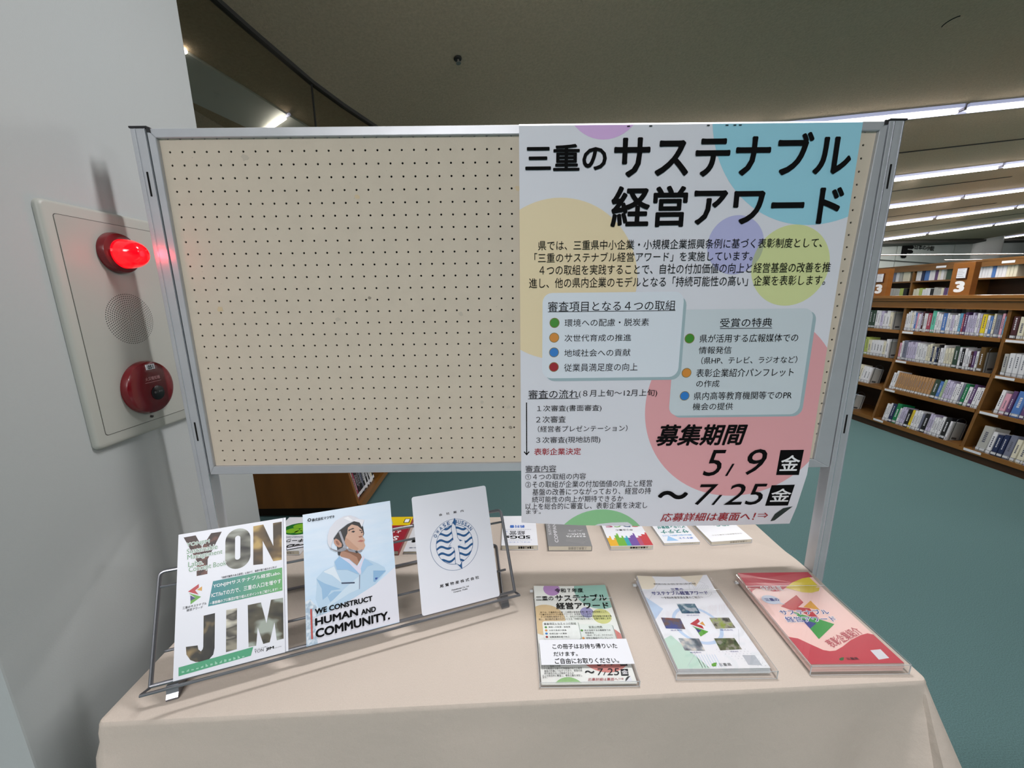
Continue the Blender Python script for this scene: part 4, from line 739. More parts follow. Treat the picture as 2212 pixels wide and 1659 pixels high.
def poster_art(pr, M, win, top=False, small=False):
    """the poster design; M maps poster metres to the sheet, win is the sheet outline"""
    def pl(ink, pts, k): pr.poly(ink, clip([M(*p) for p in pts], win), k)
    pl('teal', circle(1.591, 1.9802, 0.2672, 96), 1); pl('violet', circle(1.0642, 2.0103, 0.0967, 48), 1); pl('beige', circle(0.9608, 1.5798, 0.2039, 80), 1)
    pl('pink', circle(1.476, 1.235, 0.2695, 96), 1); pl('leaf', circle(1.0961, 0.7768, 0.1497, 64), 1)
    pl('lavender', circle(1.4121, 1.6661, 0.0722, 56), 2); pl('lime', circle(1.5602, 1.6136, 0.1011, 64), 1)
    A = circle(1.4121, 1.6661, 0.0722, 56); pl('mix', clip(A, circle(1.5602, 1.6136, 0.1011, 64)), 3)
    pl('edge', rrect(1.282, 1.207, 1.6475, 1.4985, 0.025), 3); pl('card2', rrect(1.273, 1.213, 1.638, 1.505, 0.025), 4)
    pl('edge', rrect(0.927, 1.316, 1.298, 1.541, 0.025), 5); pl('card', rrect(0.918, 1.324, 1.290, 1.552, 0.025), 6)
    for x, y, c in DOTS:
        pl('gold', circle(x, y, 0.0134, 20), 7); pl({'g': 'green', 'o': 'orange', 'b': 'blue', 'r': 'red'}[c], circle(x, y, 0.0117, 20), 8)
    for (a, b) in UNDER: pl('black', [(a[0], a[1] - 0.0008), (b[0], a[1] - 0.0008), (b[0], a[1] + 0.0008), (a[0], a[1] + 0.0008)], 7)
    ax = 0.875; pl('black', [(ax - 0.0015, 1.256), (ax - 0.0015, 1.103), (ax + 0.0015, 1.103), (ax + 0.0015, 1.256)], 2)
    pl('black', [(ax, 1.0995), (ax + 0.0085, 1.110), (ax + 0.006, 1.112), (ax, 1.1045), (ax - 0.006, 1.112), (ax - 0.0085, 1.110)], 3)
    for bx_ in POSTER_BOX: pl('black', bx_, 3)
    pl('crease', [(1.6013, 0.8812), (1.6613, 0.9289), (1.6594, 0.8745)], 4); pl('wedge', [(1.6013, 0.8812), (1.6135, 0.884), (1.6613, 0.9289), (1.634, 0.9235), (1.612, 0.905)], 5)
    for (t, x0, x1, y0, y1, st) in POSTER_TEXT:
        ink = 'red' if 'R' in st else 'white' if 'W' in st else 'black'
        big = len(t) <= 6 and (y1 - y0) > 0.05
        if t in ('5', '9', '7', '25'): b = 0.0
        else: b = (0.022 if big else 0.012) if 'B' in st else (0.028 if t == '～' else 0.004)
        (X0_, Y0_), (X1_, Y1_) = M(x0, y0), M(x1, y1)
        if t == '金': pr.text(ink, t, X0_, X1_, Y0_, Y1_, 6, bold=0.015, shear=0.12)
        else: pr.text(ink, t, X0_, X1_, Y0_, Y1_, 9, bold=b, shear=0.24 if 'I' in st and t != '/' else 0)
    for g in ([(1.561, 0.9045), (1.584, 0.9045), (1.584, 0.9062), (1.561, 0.9062)], [(1.561, 0.8975), (1.584, 0.8975), (1.584, 0.8992), (1.561, 0.8992)], [(1.582, 0.8935), (1.5915, 0.9018), (1.582, 0.9102), (1.5795, 0.9088), (1.5872, 0.9018), (1.5795, 0.8950)]): pl('red', g, 9)
    if top:
        (X0_, Y0_), (X1_, Y1_) = M(1.10, 1.955), M(1.427, 2.02); pr.text('black', '令和７年度', X0_, X1_, Y0_, Y1_, 9, bold=0.02)
cuts = [1.035, 1.02, 1.00, 0.98, 0.96, 0.94, 0.92, 0.90, 0.885]
bm = bmesh.new(); f = bm.faces.new([bm.verts.new((x, y, 0)) for x, y in EDGE])
for c in [1.9, 1.8, 1.7, 1.5, 1.3, 1.1] + cuts: bmesh.ops.bisect_plane(bm, geom=bm.verts[:] + bm.edges[:] + bm.faces[:], plane_co=(0, c, 0), plane_no=(0, 1, 0))
for c in [0.95 + 0.06 * k for k in range(12)]: bmesh.ops.bisect_plane(bm, geom=bm.verts[:] + bm.edges[:] + bm.faces[:], plane_co=(c, 0, 0), plane_no=(1, 0, 0))
for v in bm.verts: v.co = P_poster(v.co.x, v.co.y, 0)
# the sheet folds over the top of the frame and hangs down behind
top_e = sorted([v for v in bm.verts if abs(v.co.z + PORG.z - 1.9455) < 0.0008], key=lambda v: v.co.x); prev = top_e
for dy, zz in ((0.004, 1.9505), (0.038, 1.9515), (0.0425, 1.946), (0.0425, 1.84)):
    nw = [bm.verts.new((v.co.x, -0.0125 + dy - PORG.y, zz - PORG.z)) for v in top_e]
    for k in range(len(nw) - 1): bm.faces.new((prev[k], prev[k + 1], nw[k + 1], nw[k]))
    prev = nw
fin('sheet', bm, INK2['paper'], ps)
pr = Print(P_poster, cuts); pr.xcuts = [1.20 + 0.05 * k for k in range(10)]; poster_art(pr, lambda x, y: (x, y), EDGE)
for x in (1.1195, 1.173, 1.312, 1.357, 1.376, 1.389): pr.poly('black', [(x, 1.9405), (x + 0.007, 1.9405), (x + 0.007, 1.9425), (x, 1.9425)], 9)
PN = {'black': 'black_lettering', 'red': 'red_lettering', 'white': 'white_lettering', 'teal': 'teal_disc', 'beige': 'beige_disc', 'lavender': 'lavender_disc', 'lime': 'lime_disc', 'pink': 'pink_disc', 'violet': 'violet_disc', 'leaf': 'green_disc', 'mix': 'disc_overlap',
      'card': 'text_panel', 'card2': 'text_panel', 'edge': 'panel_shade', 'green': 'green_bullet', 'orange': 'orange_bullet', 'blue': 'blue_bullet', 'gold': 'bullet_ring', 'wedge': 'page_curl', 'crease': 'page_curl'}
pr.lay(ps, INK2, PN)

# ================================================================== BROCHURE RACK
RM = Euler((-0.458, 0, 0)).to_matrix()
_w = Vector((-0.458, -0.0659, 0.3407)); RM = Matrix.Rotation(_w.length, 3, _w.normalized()); RO = Vector((0.1074, -0.3817, 0.7505))
def RK(s, t, h=0): return RO + RM @ Vector((s, -h, t))       # h comes out towards the reader
RACK = mat('rack_wire', '85868c', 0.3, 0.8)
rk = empty('brochure_rack', RK(0.36, 0), label='grey wire brochure rack standing on the left half of the table', cat='brochure rack')
ro = rk.location.copy()
def rtube(name, pts, r=0.0042, seg=10): bm = bmesh.new(); tube(bm, [Vector(p) - ro for p in pts], r, seg); return fin(name, bm, RACK, rk, True)
rtube('outer_frame', fillet([RK(-0.042, 0.0, -0.006), RK(-0.035, 0.224, -0.006), RK(0.768, 0.221, -0.006), RK(0.776, 0.0, -0.006)], 0.012))
rtube('upper_rail', [RK(-0.035, 0.192, -0.006), RK(0.767, 0.188, -0.006)], 0.003)
rtube('middle_rail', [RK(-0.03, 0.055, -0.03), RK(0.765, 0.055, -0.03)], 0.003)
rtube('front_lip', [RK(-0.042, -0.002, -0.004), RK(-0.046, -0.004, 0.026), RK(0.780, -0.004, 0.026), RK(0.776, -0.002, -0.004)], 0.0032)
rtube('base_rail', [RK(-0.042, 0.0, -0.004), RK(0.776, 0.0, -0.004)], 0.0042)
# base hoop lying on the table, with flat feet
Lf, Rf = Vector((0.088, -0.368, 0.7075)), Vector((0.803, -0.122, 0.7075)); Lr, Rr = Vector((-0.03, -0.13, 0.7075)), Vector((0.775, 0.145, 0.7075))
LU, RU = RK(-0.005, 0.10, -0.01), RK(0.745, 0.10, -0.01)
rtube('base_hoop', fillet([Lf + Vector((0, 0, 0.002)), Lr, Rr, Rf + Vector((0, 0, 0.002))], 0.02), 0.0042)
for P in (Lf, Rf):
    bm = bmesh.new(); prism(bm, [(-0.022, 0), (0.03, 0), (0.03, 0.004), (0.01, 0.022), (-0.010, 0.028), (-0.016, 0.012), (-0.022, 0.004)], 0.022, lambda s, t, h: Vector((-0.011 + h, s, t)))
    bmesh.ops.transform(bm, matrix=Matrix.Translation(Vector((P.x, P.y + 0.006, 0.7012)) - ro) @ Matrix.Rotation(R(20), 4, 'Z'), verts=bm.verts[:]); fin('foot', bm, RACK, rk)

def brochure(name, s0, label, corners=0.0, w=0.21, hgt=0.297, th=0.002, m=None, off=0.0012):
    org = RK(s0 + w / 2, 0, off); o = empty(name, org, label=label, cat='brochure', group='brochures standing in the wire rack')
    f = lambda s, t, h: RK(s, t, off + th + h) - org
    bm = bmesh.new(); out = rrect(s0, 0.0, s0 + w, hgt, max(corners, 0.0006), 4)
    prism(bm, out, th, lambda s, t, h: RK(s, t, off + h) - org); fin('cover', bm, m or mat('gloss_paper', 'dde0ea', 0.35), o)
    return o, f
# -- second copy behind, then the first brochure
brochure('brochure', 0.006, 'white brochure copy peeking out behind the big lettered one', th=0.001, off=-0.0006)
b1, f = brochure('brochure', 0.0, 'white brochure with large photo-filled letters and a green band, at the rack end', off=0.0014)
I1 = dict(INK); I1.update({'photo_brown': print_mat('photo_brown', '2a1712', '6b4238', 60, '3d231c'), 'photo_grey': print_mat('photo_grey', '1b1b1a', 'aeb3ac', 26, '77786f', stretch=(0.4, 1, 1.2)), 'photo_gold': print_mat('photo_gold', '3a2c18', 'b99b5c', 24, '6b5430', stretch=(0.6, 1, 1)),
    'photo_dark': print_mat('photo_dark', '0e0f0d', '8a7650', 30, '2c2a20', stretch=(1, 1, 0.6)), 'photo_pale': print_mat('photo_pale', '8f8a7a', 'c9c5b6', 40, '3a3832', stretch=(0.3, 1, 1)), 'photo_room': print_mat('photo_room', '14150f', '9aa39a', 26, '4a4534', stretch=(0.5, 1, 1)),
    'band': ramp_mat('band_gradient', 0, -0.05, 0.10, '1d7f88', '63ab56'), 'foot': mat('foot_green', '3f9a72', 0.4), 'doodle': mat('doodle_green', '8cc4aa', 0.4), 'letter_green': mat('letter_green', '4f8a66', 0.4),
    'logo_red': mat('logo_red', 'b32a34', 0.4), 'logo_gold': mat('logo_gold', 'd59b3c', 0.4), 'logo_green': mat('logo_green', '5da33a', 0.4), 'logo_navy': mat('logo_navy', '22306e', 0.4)})
pr = Print(f)
pr.poly('photo_brown', B1_Y, 1)
(xa, xb), (ya, yb) = (B1_OBOX[0][0][0], B1_OBOX[0][1][0]), (B1_OBOX[0][3][1], B1_OBOX[0][2][1]); (xc, xd), (yc, yd) = (B1_OBOX[1][0][0], B1_OBOX[1][1][0]), (B1_OBOX[1][3][1], B1_OBOX[1][2][1])
A = rrect(xa, ya, xb, yb, 0.025, 8); B = rrect(xc, yc, xd, yd, 0.0053, 8); bm_ = pr._b('photo_grey', 1); va = [bm_.verts.new((*p, 0)) for p in A]; vb = [bm_.verts.new((*p, 0)) for p in B]
for i in range(len(A)): bm_.faces.new((va[i], va[(i + 1) % len(A)], vb[(i + 1) % len(A)], vb[i]))
pr.poly('photo_gold', B1_N, 1); pr.poly('photo_dark', B1_J, 1); pr.poly('photo_pale', B1_I, 1); pr.poly('photo_room', B1_M, 1); pr.poly('band', B1_BAND, 2); pr.poly('foot', B1_FOOT, 2)
for k in range(14):
    x = 0.015 + k * 0.0085; pr.poly('doodle', [(x, 0.012), (x + 0.0045, 0.012), (x + 0.0045, 0.0135 + 0.004 * random.random()), (x, 0.0135 + 0.006 * random.random())], 3)
for ink, q_ in zip(('logo_red', 'logo_gold', 'logo_green', 'logo_navy'), B1_LOGO): pr.poly(ink, q_, 3 if ink != 'logo_navy' else 4)
for (t, x0, x1, y0, y1, st) in B1_TEXT:
    if st == 'g': pr.text('white', t, x0, x1, y0, y1, 3, bold=0.05, under=True); pr.text('letter_green', t, x0, x1, y0, y1, 4, bold=0.0)
    else: pr.text({'k': 'black', 'w': 'white', 'n': 'grey', 'nB': 'black'}[st], t, x0, x1, y0, y1, 4, bold=0.03 if 'B' in st else 0.015 if st == 'w' else 0.008)
pr.lay(b1, I1, {'photo_brown': 'letter_photo', 'photo_grey': 'letter_photo', 'photo_gold': 'letter_photo', 'photo_dark': 'letter_photo', 'photo_pale': 'letter_photo', 'photo_room': 'letter_photo', 'band': 'title_band', 'foot': 'foot_band', 'doodle': 'doodle'})
# -- helmet brochure
b2, f = brochure('brochure', 0.254, 'sky blue brochure with a printed man in a white safety helmet', m=ramp_mat('sky_print', 2, 0.0, 0.25, 'b4d2ec', 'd2e0f0', noise=((14, 1, 60), 1.1)))
C2 = {'white': 'd8dae6', 'city': 'a5b9cf', 'jacket': 'b0cbe2', 'j_white': 'd3e0ec', 'j_fold': '8db4d6', 'j_fold2': '93b8d8', 'j_light': 'c3d7e8', 'j_blue': '86aed2', 'collar': '8fb7dc', 'collar2': '9cc0e0', 'zip': '2e3c58', 'zip2': '8a94a8', 'badge': '2b4c98', 'shirt': 'd3d0e4', 'neck': 'a57a64', 'neck_shade': '80563f',
      'hairback': '1b191c', 'face': 'c6a08c', 'cheek': 'b98f78', 'ear': 'b98a74', 'ear_in': '8a5a48', 'brow': '241c1e', 'eye': '241c1e', 'brow2': '241c1e', 'eye2': '241c1e', 'nose': '94634f', 'mouth': 'ad6a62', 'rim': '85878f', 'strap': '9a9ba6', 'chin': '8a8c96', 'buckle': '1e1e24', 'helmet': 'd2d4de', 'brim': 'dfe0e8', 'ridge': 'e6e8ee', 'bar': 'b8423c'}
ORD = ['city', 'white', 'jacket', 'j_white', 'j_fold', 'j_fold2', 'j_light', 'j_blue', 'neck', 'neck_shade', 'shirt', 'collar', 'collar2', 'zip', 'zip2', 'badge', 'hairback', 'face', 'cheek', 'ear', 'ear_in', 'brow', 'brow2', 'eye', 'eye2', 'nose', 'mouth', 'rim', 'strap', 'chin', 'buckle', 'helmet', 'brim', 'ridge', 'bar']
I2 = dict(INK); I2.update({k: mat('portrait_' + k, v, 0.35) for k, v in C2.items()})
I2['city'] = print_mat('city_print', '9db3c8', 'd3dde8', 120, 'b9cad8')
pr = Print(f); lvl = {'jacket': 3, 'neck': 5, 'hairback': 9}
win = [(0.254, 0.0), (0.464, 0.0), (0.464, 0.297), (0.254, 0.297)]
for i, k in enumerate(ORD): pr.poly(k, clip(B2_POLY[k], win) if k in ('white', 'city') else B2_POLY[k], 1 + i * 0.35)
for (t, x0, x1, y0, y1, st) in B2_TEXT: pr.text('black', t, x0, x1, y0, y1, 15, bold=0.03 if x1 - x0 > 0.06 or t == 'AND' else 0.02)
pr.ring('black', 0.2689, 0.2819, 0.0024, 0.004, 15, 20)
pr.lay(b2, I2, {k: 'portrait_' + v for k, v in dict(j_white='jacket', j_fold='jacket_fold', j_fold2='jacket_fold', j_light='jacket', j_blue='jacket', zip2='zip', brow2='brow', eye2='eye', neck_shade='neck', ear_in='ear', collar2='collar').items()} | {'white': 'white_corner', 'bar': 'red_bar', 'city': 'skyline', 'black': 'black_lettering'})
# -- bird emblem brochure
b3, f = brochure('brochure', 0.520, 'plain white brochure with a round blue bird emblem', corners=0.006)
pr = Print(f); cx_, cy_, r1, r2 = 0.6229, 0.1552, 0.066, 0.0507
pr.ring('navy', cx_, cy_, r1 - 0.0009, r1, 1, 80); pr.ring('navy', cx_, cy_, r2 - 0.0009, r2 + 0.0003, 1, 80)
disc = circle(cx_, cy_, r2 - 0.0004, 72)
for side in (-1, 1):
    for k in range(7):
        yc = cy_ - 0.052 + k * 0.0168 + (0.004 if side > 0 else 0); up, dn = [], []
        for j in range(25):
            x = cx_ + side * (0.0005 + j * 0.0022); y = yc + 0.0040 * math.sin((x - cx_) / 0.0405 * 2 * math.pi + (1.2 if side < 0 else 0.2)) + 0.002 * side
            up.append((x, y + 0.0029)); dn.append((x, y - 0.0029))
        strip = up + dn[::-1]
        for j in range(24):
            q_ = [up[j], up[j + 1], dn[j + 1], dn[j]]
            if side > 0: q_ = q_[::-1]
            q2 = clip(q_, disc); pr.poly('navy', q2, 2)
bird = B3_BIRD[0]; cxm = sum(p[0] for p in bird) / len(bird)
pr.poly('navy', [(cxm + (x - cxm) * 1.0 + (0.0012 if x > cxm else -0.0012), y) for x, y in bird], 3); pr.poly('paper', bird, 4); pr.poly('navy', B3_BIRD[1], 5); pr.poly('navy', B3_BIRD[2], 5)
pr.ring('navy', 0.6105, 0.1528, 0.0014, 0.0021, 5, 16)
for word, a0, a1 in (('OWASE', 148, 101), ('BUSSAN', 80, 33)):
    for i, ch in enumerate(word):
        a = R(a0 + (a1 - a0) * i / (len(word) - 1)); rr = (r1 + r2) / 2; X, Y = cx_ + rr * math.cos(a), cy_ + rr * math.sin(a)
        pr.text('navy', ch, X - 0.0036, X + 0.0036, Y - 0.0048, Y + 0.0048, 3, bold=0.02, rot=a - math.pi / 2)
for (t, x0, x1, y0, y1, st) in B3_TEXT: pr.text('black', t, x0, x1, y0, y1, 3, bold=0.015)
I3 = dict(INK); I3['paper'] = mat('gloss_paper', 'dde0ea', 0.35); I3['navy'] = mat('emblem_blue', '1c5286', 0.4); pr.lay(b3, I3, {'navy': 'blue_emblem', 'paper': 'bird', 'black': 'black_lettering'})

# ================================================================== CLEAR CASES WITH LEAFLETS
ACR = clear_mat('acrylic', 'ffffff', 0.02, 1.49); ACR_E = mat('acrylic_edge', 'c8ccd0', 0.15, 0.0, coat=0.6)
def case(x0, x1, y0, y1, z0, hgt, label, rot=0):
    cx_, cy_ = (x0 + x1) / 2, (y0 + y1) / 2; w, l = (x1 - x0) / 2, (y1 - y0) / 2
    o = empty('acrylic_case', (cx_, cy_, z0), (0, 0, rot), label=label, cat='leaflet case', group='clear leaflet cases on the table'); t = 0.002
    box('base_plate', -w, w, -l, l, 0, t, ACR, o)
    box('front_wall', -w, w, -l, -l + t, t, hgt, ACR, o); box('side_wall', -w, -w + t, -l + t, l, t, hgt, ACR, o); box('side_wall', w - t, w, -l + t, l, t, hgt, ACR, o)
    box('cover_plate', -w, w, -l, l - 0.05, hgt, hgt + t, ACR, o)
    for (a, b, c, d, e_, g) in ((-w, w, -l - 0.0006, -l, hgt + t - 0.0012, hgt + t), (-w, w, -l - 0.0006, -l, 0, 0.0012), (-w - 0.0006, -w, -l, l - 0.05, hgt + t - 0.001, hgt + t), (w, w + 0.0006, -l, l - 0.05, hgt + t - 0.001, hgt + t), (-w - 0.0006, -w + 0.001, -l - 0.0006, -l + 0.001, 0, hgt + t), (w - 0.001, w + 0.0006, -l - 0.0006, -l + 0.001, 0, hgt + t), (-w, w, l - 0.051, l - 0.05, hgt + t, hgt + t + 0.0006)):
        box('polished_edge', a, b, c, d, e_, g, ACR_E, o)
    bm = bmesh.new(); tube(bm, [(-w - 0.008, l - 0.012, 0.006), (-w + 0.001, l - 0.012, 0.006)], 0.004, 10); fin('hinge_peg', bm, ACR_E, o); 
    return o
def leaflets(x0, x1, y0, y1, z0, n_, tt, label, m_top, m_side, curl=0.004, group='leaflet stacks in the clear cases'):
    """a stack of leaflets: each one a sheet of its own below, the top one curled up at its far edge"""
    cx_, cy_ = (x0 + x1) / 2, (y0 + y1) / 2; o = empty('leaflet_stack', (cx_, cy_, z0), label=label, cat='leaflets', group=group); rnd = random.Random(int(x0 * 1000))
    for k in range(n_):
        dx, dy = rnd.uniform(-0.0012, 0.0012), rnd.uniform(-0.0015, 0.0015); top = k == n_ - 1
        if top: dx = dy = 0
        bm = bmesh.new(); nx, ny = 8, 14; lo, hi = [], []
        for j in range(ny + 1):
            for i in range(nx + 1):
                X = x0 + (x1 - x0) * i / nx - cx_ + dx; Y = y0 + (y1 - y0) * j / ny - cy_ + dy; zz = k * tt + lift(j / ny, i / nx, curl) * (k + 1) / n_
                lo.append(bm.verts.new((X, Y, zz))); hi.append(bm.verts.new((X, Y, zz + tt * 0.86)))
        for j in range(ny):
            for i in range(nx):
                a = j * (nx + 1) + i; f1 = bm.faces.new((hi[a], hi[a + 1], hi[a + nx + 2], hi[a + nx + 1])); bm.faces.new((lo[a], lo[a + nx + 1], lo[a + nx + 2], lo[a + 1]))
        for seq in ([j * (nx + 1) for j in range(ny + 1)], [j * (nx + 1) + nx for j in range(ny + 1)], list(range(nx + 1)), [ny * (nx + 1) + i for i in range(nx + 1)]):
            for a, b in zip(seq, seq[1:]): g = bm.faces.new((lo[a], lo[b], hi[b], hi[a])); g.material_index = 1
        fin('leaflet', bm, [m_top, m_side], o, False)
    zt = n_ * tt - tt * 0.14
    return o, (lambda s, t, h: Vector((s - cx_, t - cy_, zt + lift((t - y0) / (y1 - y0), (s - x0) / (x1 - x0), curl) + h + 0.0001)))
def lift(v, u, c): return c * (sm((v - 0.80) / 0.2) * (0.35 + 0.65 * abs(2 * u - 1) ** 1.5))
ZC = 0.7012
# case A: small copies of the poster with a take-one card
case(0.8885, 1.1080, -0.3655, -0.068, ZC, 0.012, 'clear case with mint award leaflets and a white take-one card, nearest the rack')
a_s, fA = leaflets(0.8925, 1.1025, -0.3615, -0.0645, ZC + 0.0024, 4, 0.0011, 'stack of award leaflets with a white paper strip across', mat('mint_paper', 'e8ebe8', 0.45), mat('mint_side', 'cfd6d2', 0.6), 0.004)
prA = Print(fA, [-0.30 + 0.02 * k for k in range(12)]); I4 = dict(INK2); I4.update({'teal': mat('a_teal', '93bfb4', 0.5), 'paper': mat('mint_paper', 'e8ebe8', 0.45), 'card': mat('a_card', 'e6ecea', 0.5), 'card2': mat('a_card2', 'dde5e2', 0.5), 'edge': mat('a_edge', '9aa8a2', 0.5), 'pink': mat('a_pink', 'cf8079', 0.5), 'leaf': mat('a_leaf', '8fbc7c', 0.5), 'beige': mat('a_beige', 'd6bd92', 0.5), 'lavender': mat('a_lav', '9a98c4', 0.5), 'lime': mat('a_lime', 'd0d28a', 0.5), 'violet': mat('a_violet', 'b48cc4', 0.5), 'wedge': mat('a_wedge', '222a28', 0.5)})
poster_art(prA, lambda x, y: (0.8925 + (x - 0.859) * 0.2497, -0.0645 + (y - 2.061) * 0.2497), [(0.8925, -0.3615), (1.1025, -0.3615), (1.1025, -0.0645), (0.8925, -0.0645)], top=True)
prA.lay(a_s, I4, PN)
cd = empty('notice_strip', (1.0, -0.29, ZC + 0.0152), label='white take-one notice strip lying on the case nearest the rack', cat='notice')
box('card', 0.8948 - 1.0, 1.109 - 1.0, -0.325 + 0.29, -0.257 + 0.29, 0, 0.0005, mat('card_white2', 'e0e3ea', 0.5), cd)
pr = Print(lambda s, t, h: Vector((s - 1.0, t + 0.29, 0.0006 + h)))
for (t, x0, x1, y0, y1, st) in A_TEXT[:3]: pr.text('black', t, x0, x1, y0 + 0.0005, y1, 2, bold=0.016)
pr.lay(cd, INK, {'black': 'black_lettering'})
# case B
case(1.1935, 1.4200, -0.352, -0.050, ZC, 0.0185, 'clear case with pale blue company leaflets, middle of the three')
b_s, fB = leaflets(1.2015, 1.4105, -0.3405, -0.0445, ZC + 0.0024, 9, 0.0016, 'stack of pale blue leaflets with five small photographs', ramp_mat('pale_blue_print', 1, -0.15, 0.15, 'e6eaee', 'e8eaf4', noise=((9, 6, 1), 1.4)), mat('stack_side', 'c9ced6', 0.6), 0.008)
pr = Print(fB, [-0.32 + 0.02 * k for k in range(14)])
I5 = dict(I1); I5.update({'p1': print_mat('photo_coast', '27496c', 'a9b3bd', 60, '3a6a7a'), 'p2': print_mat('photo_hill', '33448a', '7a3f34', 40, '5a4a48'), 'p3': print_mat('photo_yard', '2e2c20', '8fa04a', 50, '9a9a86'), 'p4': print_mat('photo_clinic', '55606a', 'd0ccc4', 44, '9aa4aa'), 'p5': print_mat('photo_rocks', '36442a', '8a8c80', 70, '5a6a44'),
    'title': mat('title_blue', '2d3484', 0.45), 'soft': mat('soft_blue', 'b9cfea', 0.5), 'soft2': mat('soft_green', 'bcd9cc', 0.5), 'soft3': mat('soft_grey', 'b3bac2', 0.5), 'soft4': mat('soft_peach', 'e6dccb', 0.5)})
winB = [(1.2015, -0.3405), (1.4105, -0.3405), (1.4105, -0.0445), (1.2015, -0.0445)]
def pb_(ink, pts, k): pr.poly(ink, clip(pts, winB), k)
pb_('soft4', circle(1.215, -0.06, 0.035, 30), 1); pb_('soft4', [(1.33, -0.0445), (1.40, -0.0445), (1.36, -0.085)], 1); pb_('soft2', [(1.2015, -0.34), (1.2015, -0.26), (1.222, -0.25), (1.275, -0.34)], 1); pb_('soft', [(1.2015, -0.12), (1.2015, -0.20), (1.235, -0.165)], 1)
pr.ring('soft', 1.302, -0.218, 0.052, 0.060, 1, 60); pr.ring('soft3', 1.368, -0.095, 0.029, 0.0296, 1, 40)
for k in range(9):
    x = 1.352 + k * 0.005; pb_('soft3', [(x, -0.078), (x + 0.0007, -0.078), (x + 0.0007, -0.118), (x, -0.118)], 1)
for k in range(8):
    x = 1.258 + k * 0.0062; pb_('soft', [(x, -0.305), (x + 0.0012, -0.305), (x + 0.0012, -0.338), (x, -0.338)], 1)
for i in range(9):
    for j in range(8):
        if i + j > 5: pb_('soft3', circle(1.335 + i * 0.0085 - j * 0.003, -0.335 + j * 0.0062, 0.0009, 6), 1)
for a, b in (((1.255, -0.075), (1.205, -0.135)), ((1.398, -0.235), (1.372, -0.285)), ((1.27, -0.29), (1.225, -0.335))): pb_('soft3', [a, (a[0] + 0.0008, a[1]), (b[0] + 0.0008, b[1]), b], 2)
for i, q_ in enumerate(B_PHOTO): pr.poly('p%d' % (i + 1), q_, 3)
for ink, q_ in zip(('logo_red', 'logo_gold', 'logo_green', 'logo_navy'), B_LOGO): pr.poly(ink, q_, 4 if ink != 'logo_navy' else 5)
pr.poly('logo_green', B_LEAF, 3); pb_('soft3', [(1.3655, -0.3325), (1.3955, -0.3335), (1.3945, -0.3085), (1.366, -0.3075)], 3)
for (t, x0, x1, y0, y1, st) in B_TEXT: pr.text('title' if 'b' in st else 'black', t, x0, x1, y0, y1, 6, bold=0.022 if 'B' in st else 0.004)
pr.lay(b_s, I5, {'p1': 'printed_photo', 'p2': 'printed_photo', 'p3': 'printed_photo', 'p4': 'printed_photo', 'p5': 'printed_photo', 'title': 'blue_lettering', 'soft': 'pale_pattern', 'soft2': 'pale_pattern', 'soft3': 'pale_pattern', 'soft4': 'pale_pattern', 'black': 'black_lettering'})
# case C
case(1.4985, 1.7230, -0.345, -0.045, ZC, 0.0235, 'clear case with pink award booklets, at the table corner')
c_s, fC = leaflets(1.5035, 1.7145, -0.338, -0.043, ZC + 0.0024, 9, 0.0022, 'stack of pink and crimson booklets with a folded ribbon mark', mat('pink_paper', 'ecc9c3', 0.28, coat=0.3), mat('crimson_side', 'a03a46', 0.5), 0.006)
pr = Print(fC, [-0.32 + 0.02 * k for k in range(14)])
I6 = dict(I1); I6.update({'top': mat('booklet_crimson', 'c04654', 0.28, coat=0.3), 'bot': mat('booklet_crimson', 'c04654', 0.28), 'yellow': mat('booklet_yellow', 'ddc73a', 0.28, coat=0.3), 'red': mat('ribbon_red', 'b42832', 0.3), 'orange': mat('ribbon_orange', 'd29a32', 0.3), 'green': mat('ribbon_green', '2f9440', 0.3), 'navy': mat('ribbon_navy', '2f3a86', 0.3), 'code': mat('code_white', 'd2d4dc', 0.4), 'leaf': mat('leaf_mark', '2c6a38', 0.3), 'bubble': mat('bubble', 'c6d0e2', 0.4), 'title': mat('title_blue', '2d3484', 0.45), 'rose': mat('rose_text', 'b95a66', 0.4), 'plum': mat('plum', '4a1c2a', 0.4)})
winC = [(1.5035, -0.338), (1.7145, -0.338), (1.7145, -0.043), (1.5035, -0.043)]
CP = dict(C_POLY); CP['top'] = [(1.495, -0.03), (1.75, -0.03), (1.75, -0.064)] + CP['top'][4:-1] + [(1.495, -0.13)]; CP['bot'] = [(1.495, -0.262)] + CP['bot'][1:11] + [(1.73, -0.262), (1.73, -0.35), (1.49, -0.35)]
for ink, k in (('top', 1), ('bot', 1), ('yellow', 2), ('red', 3), ('orange', 3), ('green', 3), ('navy', 4), ('code', 3), ('leaf', 3)):
    P_ = CP[ink]; area = sum(P_[i - 1][0] * P_[i][1] - P_[i][0] * P_[i - 1][1] for i in range(len(P_))); pr.poly(ink, clip(P_ if area > 0 else P_[::-1], winC), k)
pr.poly('bubble', [(1.5385 + 0.0235 * math.cos(a), -0.1435 + 0.0165 * math.sin(a)) for a in [k * math.pi / 16 for k in range(32)]], 3); pr.poly('bubble', [(1.553, -0.150), (1.566, -0.162), (1.546, -0.157)], 4)
for (t, x0, x1, y0, y1, st) in C_TEXT:
    if 'B' in st and x1 - x0 > 0.1: pr.text('white', t, x0, x1, y0, y1, 5, bold=0.06, under=True); pr.text('title', t, x0, x1, y0, y1, 6, bold=0.014)
    else: pr.text({'bB': 'title', 'w': 'white', 'k': 'plum'}[st], t, x0, x1, y0, y1, 6, bold=0.02)
pr.text('rose', '表彰企業紹介', 1.578, 1.694, -0.278, -0.256, 6, bold=0.012, rot=R(21))
